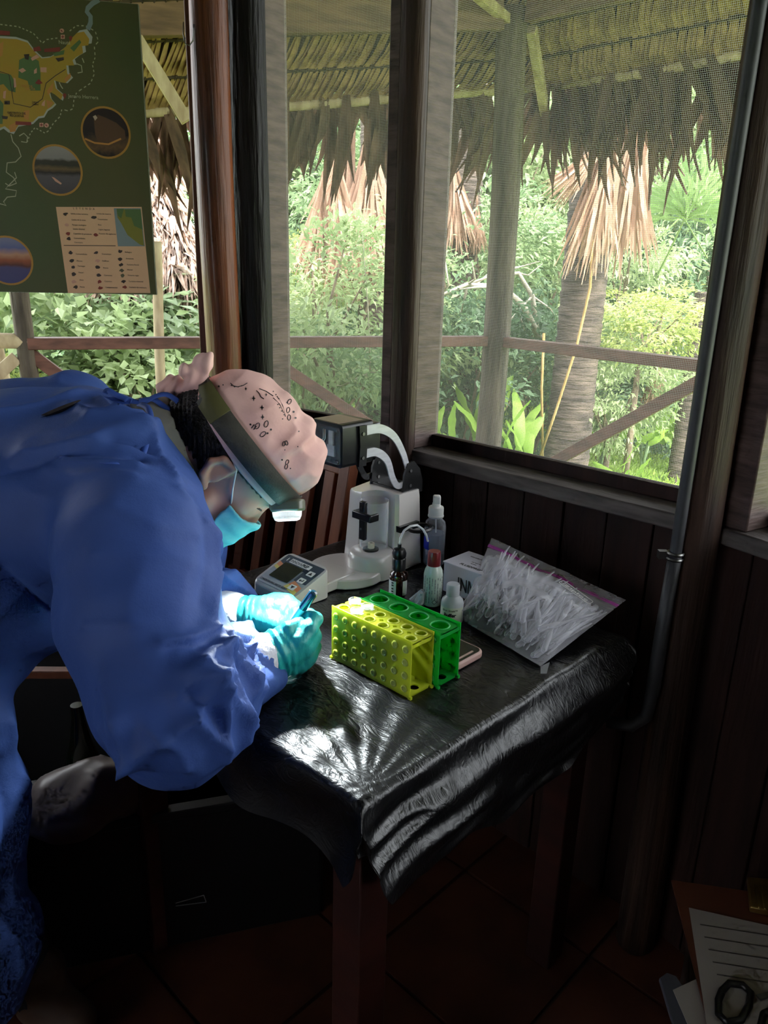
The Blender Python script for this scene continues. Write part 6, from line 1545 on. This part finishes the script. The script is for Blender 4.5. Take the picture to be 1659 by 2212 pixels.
P1 = photo_mat('forest photo', [(.2, (34, 22, 18)), (.9, (44, 30, 24)), (.5, (78, 56, 36)), (.65, (30, 20, 18)), (.38, (104, 74, 44))], .35, 7, None)
P2 = photo_mat('river photo', [(.0, (70, 62, 66)), (1.1 if False else 1.0, (150, 140, 138)), (.42, (92, 84, 88)), (.5, (44, 34, 30)), (.58, (110, 88, 56)), (.66, (52, 48, 36)), (.75, (60, 54, 40)), (.80, (140, 132, 130))], .10, 6, None)
P3 = photo_mat('sunset photo', [(.0, (64, 62, 110)), (1.0, (120, 120, 150)), (.40, (72, 66, 110)), (.46, (90, 40, 30)), (.58, (160, 84, 48)), (.70, (190, 140, 110)), (.84, (96, 100, 150))], .12, 4, None)
for nm, (x, y), rp_, mt in (('round_photo', (229, 287), 56, P1), ('round_photo', (125, 368), 55, P2), ('round_photo', (18, 563), 53, P3)):
    c = pp_(x, y); e = pp_(x, y+rp_); r_ = abs(c[1]-e[1]); z = .0012
    rg_ = MB(); rg_.lathe([(0, 0), (r_, 0), (r_, .0006), (0, .0006)], 40, Matrix.Translation((c[0], c[1], z))); rr = rg_.build('photo_ring', GOLD, ps)
    MB().lathe([(0, 0), (r_*.92, 0), (r_*.92, .0005), (0, .0005)], 40, Matrix.Translation((c[0], c[1], z+.0006))).build(nm, mt, rr)
    if mt is P2: inlay('boat', [(112, 382), (118, 384), (134, 396), (132, 399), (120, 392)], z+.0016, PINKP, rr)
    if mt is P1:
        BR1, BR2 = C('animal fur', 92, 62, 40), C('animal face', 196, 170, 150)
        inlay('animal', [(203, 258), (212, 248), (222, 252), (232, 256), (252, 266), (270, 282), (272, 300), (250, 312), (226, 306), (214, 312), (206, 290)], z+.0014, BR1, rr); inlay('animal_face', [(201, 252), (207, 249), (211, 255), (206, 261)], z+.0018, BR2, rr)
        line('branch', [(184, 300), (205, 309), (235, 312), (262, 300)], .004, z+.0018, MAPO, rr)
# legend
lg = inlay('legend_panel', [(121, 447), (306, 447), (325, 633), (147, 633)], .0012, PALE)
inlay('legend_sea', [(246, 450), (304, 450), (313, 532), (255, 532)], .0015, RIVER, lg); inlay('legend_land', [(252, 452), (303, 452), (311, 531), (302, 528), (276, 508), (262, 482), (254, 470)], .0017, C('inset olive', 128, 122, 44), lg); inlay('legend_forest', [(270, 452), (304, 452), (308, 496), (290, 488), (284, 470), (272, 468)], .0019, C('inset green', 84, 108, 60), lg); inlay('legend_forest', [(252, 451), (268, 451), (262, 472), (255, 466)], .0019, C('inset green two', 84, 108, 60), lg)
ptext('L  E  Y  E  N  D  A', 158, 452, 4.5, INKD, z=.0016, parent=lg)
line('legend_rule', [(138, 530), (250, 531)], .0016, .0016, INKD, lg)
words = [(153, 463, 'Salida y area turistica'), (155, 476, 'Limite de la zona'), (156, 487, 'Parque ecologico'), (158, 496, 'Limite distrital'), (159, 506, 'Capitales de provincia'), (160, 516, 'Comunidades'), (161, 525, 'Carretera'), (209, 463, 'Limite de reserva'), (211, 475, 'Transmision'), (212, 487, 'Rios'), (213, 497, 'Lagos, lagunas'), (214, 506, 'Puestos de vigilancia'),
         (164, 550, 'Comunidades'), (166, 565, 'Monos'), (168, 576, 'Tortugas'), (170, 590, 'Pecari'), (172, 606, 'Aves'), (173, 621, 'Peces'), (220, 550, 'Guacamayo'), (221, 565, 'Delfines'), (223, 580, 'Flores'), (225, 596, 'Caimanes'), (226, 609, 'Caimitos'), (228, 622, 'Campamentos'), (270, 546, 'Refugios'), (272, 560, 'Artesania'), (274, 573, 'Turismo fluvial'), (275, 584, 'Manati'), (276, 596, 'Victoria regia'), (278, 609, 'Turismo vivencial'), (279, 622, 'Turismo de aventura')]
for x, y, s in words: ptext(s, x, y, 3.2, INKD, z=.0016, parent=lg)
ic = [(142, 462, INKD), (145, 486, PINKP), (147, 505, REDP), (149, 516, INKD), (203, 470, INKD), (207, 508, REDP), (153, 546, INKD), (155, 563, INKD), (158, 577, INKD), (159, 592, INKD), (160, 609, PINKP), (164, 620, INKD), (208, 546, INKD), (211, 563, PINKP), (211, 577, INKD), (214, 595, INKD), (215, 609, REDP), (217, 622, REDP), (260, 543, INKD), (260, 560, INKD), (262, 572, INKD), (263, 584, C('icon olive', 90, 86, 64)), (265, 595, C('icon olive two', 90, 86, 64)), (267, 608, INKD), (270, 620, REDP)]
for k, (x, y, mt) in enumerate(ic):
    rs = np.random.default_rng(k); inlay('legend_icon', [(x+rs.uniform(3.2, 6.5)*math.cos(a), y+rs.uniform(2.2, 4.8)*math.sin(a)) for a in np.linspace(0, 6.28, 10)[:-1]], .0016, mt, lg)

# ================================================================ under the table: black crate with bags
CRATE = M('black crate', srgb(12, 13, 17), rough=.45); SACK = clear_plastic('milky plastic bag', (.36, .30, .28, 1), .8, .95, rough=.35, bump=.5, bscale=10); GREENB = M('dark green bottle glass', srgb(14, 44, 26), rough=.15, coat=.5)
cr = thing('storage_crate', 'large black storage crate under the table', 'crate', (-.46, 1.237, 0), math.radians(17))
c0 = [(-.34, .008), (.36, .008), (.36, .155), (-.34, .155)]
mb = MB(); 
MB().prism(c0, 0, .015).build('base_panel', CRATE, cr)
for (a, b) in ((0, 1), (1, 2), (2, 3), (3, 0)):
    A_, B_ = np.array([*c0[a], .165]), np.array([*c0[b], .165]); MB().beam(A_, B_, .014, .33).build('side_panel', CRATE, cr, bevel=.003)
    MB().beam(A_+np.array([0, 0, .165]), B_+np.array([0, 0, .165]), .028, .02).build('rim', CRATE, cr, bevel=.003)
lbm = MB(); 
for q in (((.055, .112), (.112, .118)), ((.112, .118), (.116, .099)), ((.055, .112), (.055, .105)), ((.055, .105), (.116, .099))): lbm.beam((q[0][0], -.0005, q[0][1]), (q[1][0], -.0005, q[1][1]), .001, .0016)
lbm.build('label_outline', M('grey outline', srgb(150, 150, 150), rough=.6), cr)
def lump(name, label, cat, parts, mat, h=.008, amp=.012, fr=14):
    fn = lambda P: chain_sdf(P, parts, .03); A_ = np.array([p for g in parts for p, r in g]); R_ = max(r for g in parts for p, r in g)
    v, f = surface_nets(fn, A_.min(0)-R_*1.3, A_.max(0)+R_*1.3, h); v = v+vnormals(v, f)*(amp*(1-2*np.abs(vnoise(v*fr))))[:, None].astype(np.float32)
    c = v.mean(0); c[2] = v[:, 2].min(); o = obj(name, npmesh(name, v-c, f), mat); o.location = V(c); return tag(o, label, cat)
lump('plastic_sack', 'crumpled milky plastic bag on the black crate', 'plastic bag', [T_((125, 1735, 1.49, .050), (200, 1712, 1.49, .056), (265, 1690, 1.51, .050)), T_((80, 1772, 1.47, .030), (160, 1765, 1.47, .036), (255, 1738, 1.49, .032))], SACK)
o = MB().lathe([(.035, 0), (.037, .01), (.036, .36), (.02, .42), (.012, .47), (.012, .50)], 20).build('green_bottle', GREENB, None, smooth=50); q = PT(185, 1700, 1.60); o.location = (q[0], q[1], .02); tag(o, 'tall dark green bottle standing behind the milky bag', 'bottle')
o = MB().box((-.14, -.012, 0), (.14, .012, .018)).build('wooden_batten', CHAIRW, None, bevel=.002); q = PT(90, 1482, 1.66); o.location = (q[0], q[1], .513); o.rotation_euler = (0, 0, .05)
tag(o, 'brown wooden batten showing under the bent arm', 'batten')
bn = thing('dark_fill_bin', 'tall black bin added to darken the space behind the crate under the bent arm', 'bin', (-.88, 1.80, 0), .10)  # added black box that fills the dark space behind the crate
for q0, q1 in (((-.24, -.15), (.24, -.15)), ((.24, -.15), (.24, .15)), ((.24, .15), (-.24, .15)), ((-.24, .15), (-.24, -.15))):
    MB().beam((*q0, .25), (*q1, .25), .012, .50).build('side_panel', CRATE, bn, bevel=.003)
MB().box((-.24, -.15, 0), (.24, .15, .012)).build('base_panel', CRATE, bn); MB().box((-.25, -.16, .495), (.25, .16, .512)).build('lid', CRATE, bn, bevel=.004)
# ================================================================ things at the lower right corner, on a stool
STOOLW = M('dark stool wood', srgb(30, 16, 12), srgb(42, 24, 18), rough=.6, scale=5)
sz = .44; s0 = PZ(1640, 2120, sz); stl = thing('wooden_stool', 'dark wooden stool under the clipboard at the corner', 'stool', (s0[0]+.06, s0[1]-.06, 0), -.35)
MB().box((-.17, -.20, sz-.03), (.17, .16, sz)).build('stool_top', STOOLW, stl, bevel=.004)
for sx in (-.14, .14):
    for sy in (-.17, .13): MB().box((sx-.02, sy-.02, 0), (sx+.02, sy+.02, sz-.03)).build('leg', STOOLW, stl)
def sheet(name, label, cat, corners, z, th, mat, bevel=.0015):
    P_ = [PZ(x, y, z) for x, y in corners]; c = sum(P_)/4; n_ = len(P_)
    pl_ = [(p[0]-c[0], p[1]-c[1]) for p in P_]
    area = sum(pl_[i][0]*pl_[(i+1) % n_][1]-pl_[(i+1) % n_][0]*pl_[i][1] for i in range(n_)); pl_ = pl_ if area > 0 else pl_[::-1]
    o = MB().prism(pl_, -th, 0).build(name, mat, None, bevel=bevel); o.location = (c[0], c[1], z); return tag(o, label, cat)
NOTE = M('grey notebook', srgb(86, 88, 102), rough=.6); PAPER = M('white paper', srgb(176, 168, 164), rough=.7)
sheet('notebook', 'grey rounded notebook lowest in the pile on the stool', 'notebook', [(1424, 2112), (1440, 2100), (1462, 2108), (1760, 2600), (1600, 2700)], sz+.008, .007, NOTE)
sheet('paper_card', 'white card sticking out under the clipboard', 'paper', [(1454, 2138), (1510, 2112), (1720, 2400), (1600, 2480)], sz+.0100, .0012, PAPER, 0)
BOARD = M('brown clipboard board', srgb(92, 46, 32), srgb(108, 58, 40), rough=.55, scale=6)
cz = sz+.016; q_ = [PZ(1450, 1900, cz), PZ(1690, 1935, cz), PZ(1800, 2330, cz), PZ(1560, 2330, cz)]
cb = thing('clipboard', 'brown clipboard with written paper and brass clip at the corner', 'clipboard', q_[0])
rel = lambda P_: [(p[0]-q_[0][0], p[1]-q_[0][1]) for p in P_]
MB().prism(rel(q_)[::-1] if True else 0, -.004, 0).build('board', BOARD, cb, bevel=.001)
PZr = lambda pts, z: [(p[0]-q_[0][0], p[1]-q_[0][1]) for p in (PZ(x, y, cz) for x, y in pts)]
MB().prism(PZr([(1488, 1962), (1700, 2010), (1830, 2400), (1555, 2400)], 0)[::-1], .0005, .0015).build('paper_sheet', PAPER, cb)
cl_ = MB()
for k in range(5):
    a = PZr([(1512+k*9, 1999+k*27), (1690+k*9, 2027+k*27)], 0); cl_.strip([(*a[0], .0019), (*a[1], .0019)], .0022, (0, 0, 1))
cl_.build('written_lines', M('pencil', srgb(96, 90, 90), rough=.8), cb, kind='stuff')
BRASS = M('brass clip', srgb(150, 126, 70), srgb(180, 150, 90), rough=.35, metal=.9, scale=30)
MB().prism(PZr([(1612, 1906), (1700, 1914), (1705, 1990), (1618, 1972)], 0)[::-1], .001, .012).build('clip', BRASS, cb, bevel=.002)
for k in range(4): MB().prism(PZr([(1626+k*13, 1925+k*2), (1632+k*13, 1926+k*2), (1640+k*13, 1978+k*2), (1634+k*13, 1976+k*2)], 0)[::-1], .012, .0145).build('clip_rib', BRASS, cb, bevel=.0008)
# scissors lying on the paper: two black handle loops, blades away
sc_ = thing('scissors', 'scissors with black oval handles on the clipboard', 'scissors', (0, 0, 0)); e_ = PZ(1585, 2160, cz+.006); sc_.location = V(e_)
def loop(pts, nm='handle'):
    P_ = [PZ(x, y, cz+.006)-e_ for x, y in pts]; mb = MB(); k = len(P_); o = []
    mb.tube([P_[i % k] for i in range(k+1)], .0048, 8, cap=False); mb.build(nm, BLACKP, sc_, smooth='all')
loop([(1560, 2140), (1575, 2124), (1605, 2128), (1622, 2145), (1618, 2172), (1600, 2204), (1570, 2208), (1552, 2190), (1552, 2160)])
loop([(1650, 2190), (1680, 2178), (1710, 2190), (1715, 2230), (1690, 2262), (1655, 2262), (1640, 2230)])
MB().prism([tuple((PZ(x, y, cz+.006)-e_)[:2]) for x, y in ((1632, 2150), (1642, 2160), (1800, 2120), (1798, 2112))][::-1], -.001, .0015).build('blade', METAL, sc_)
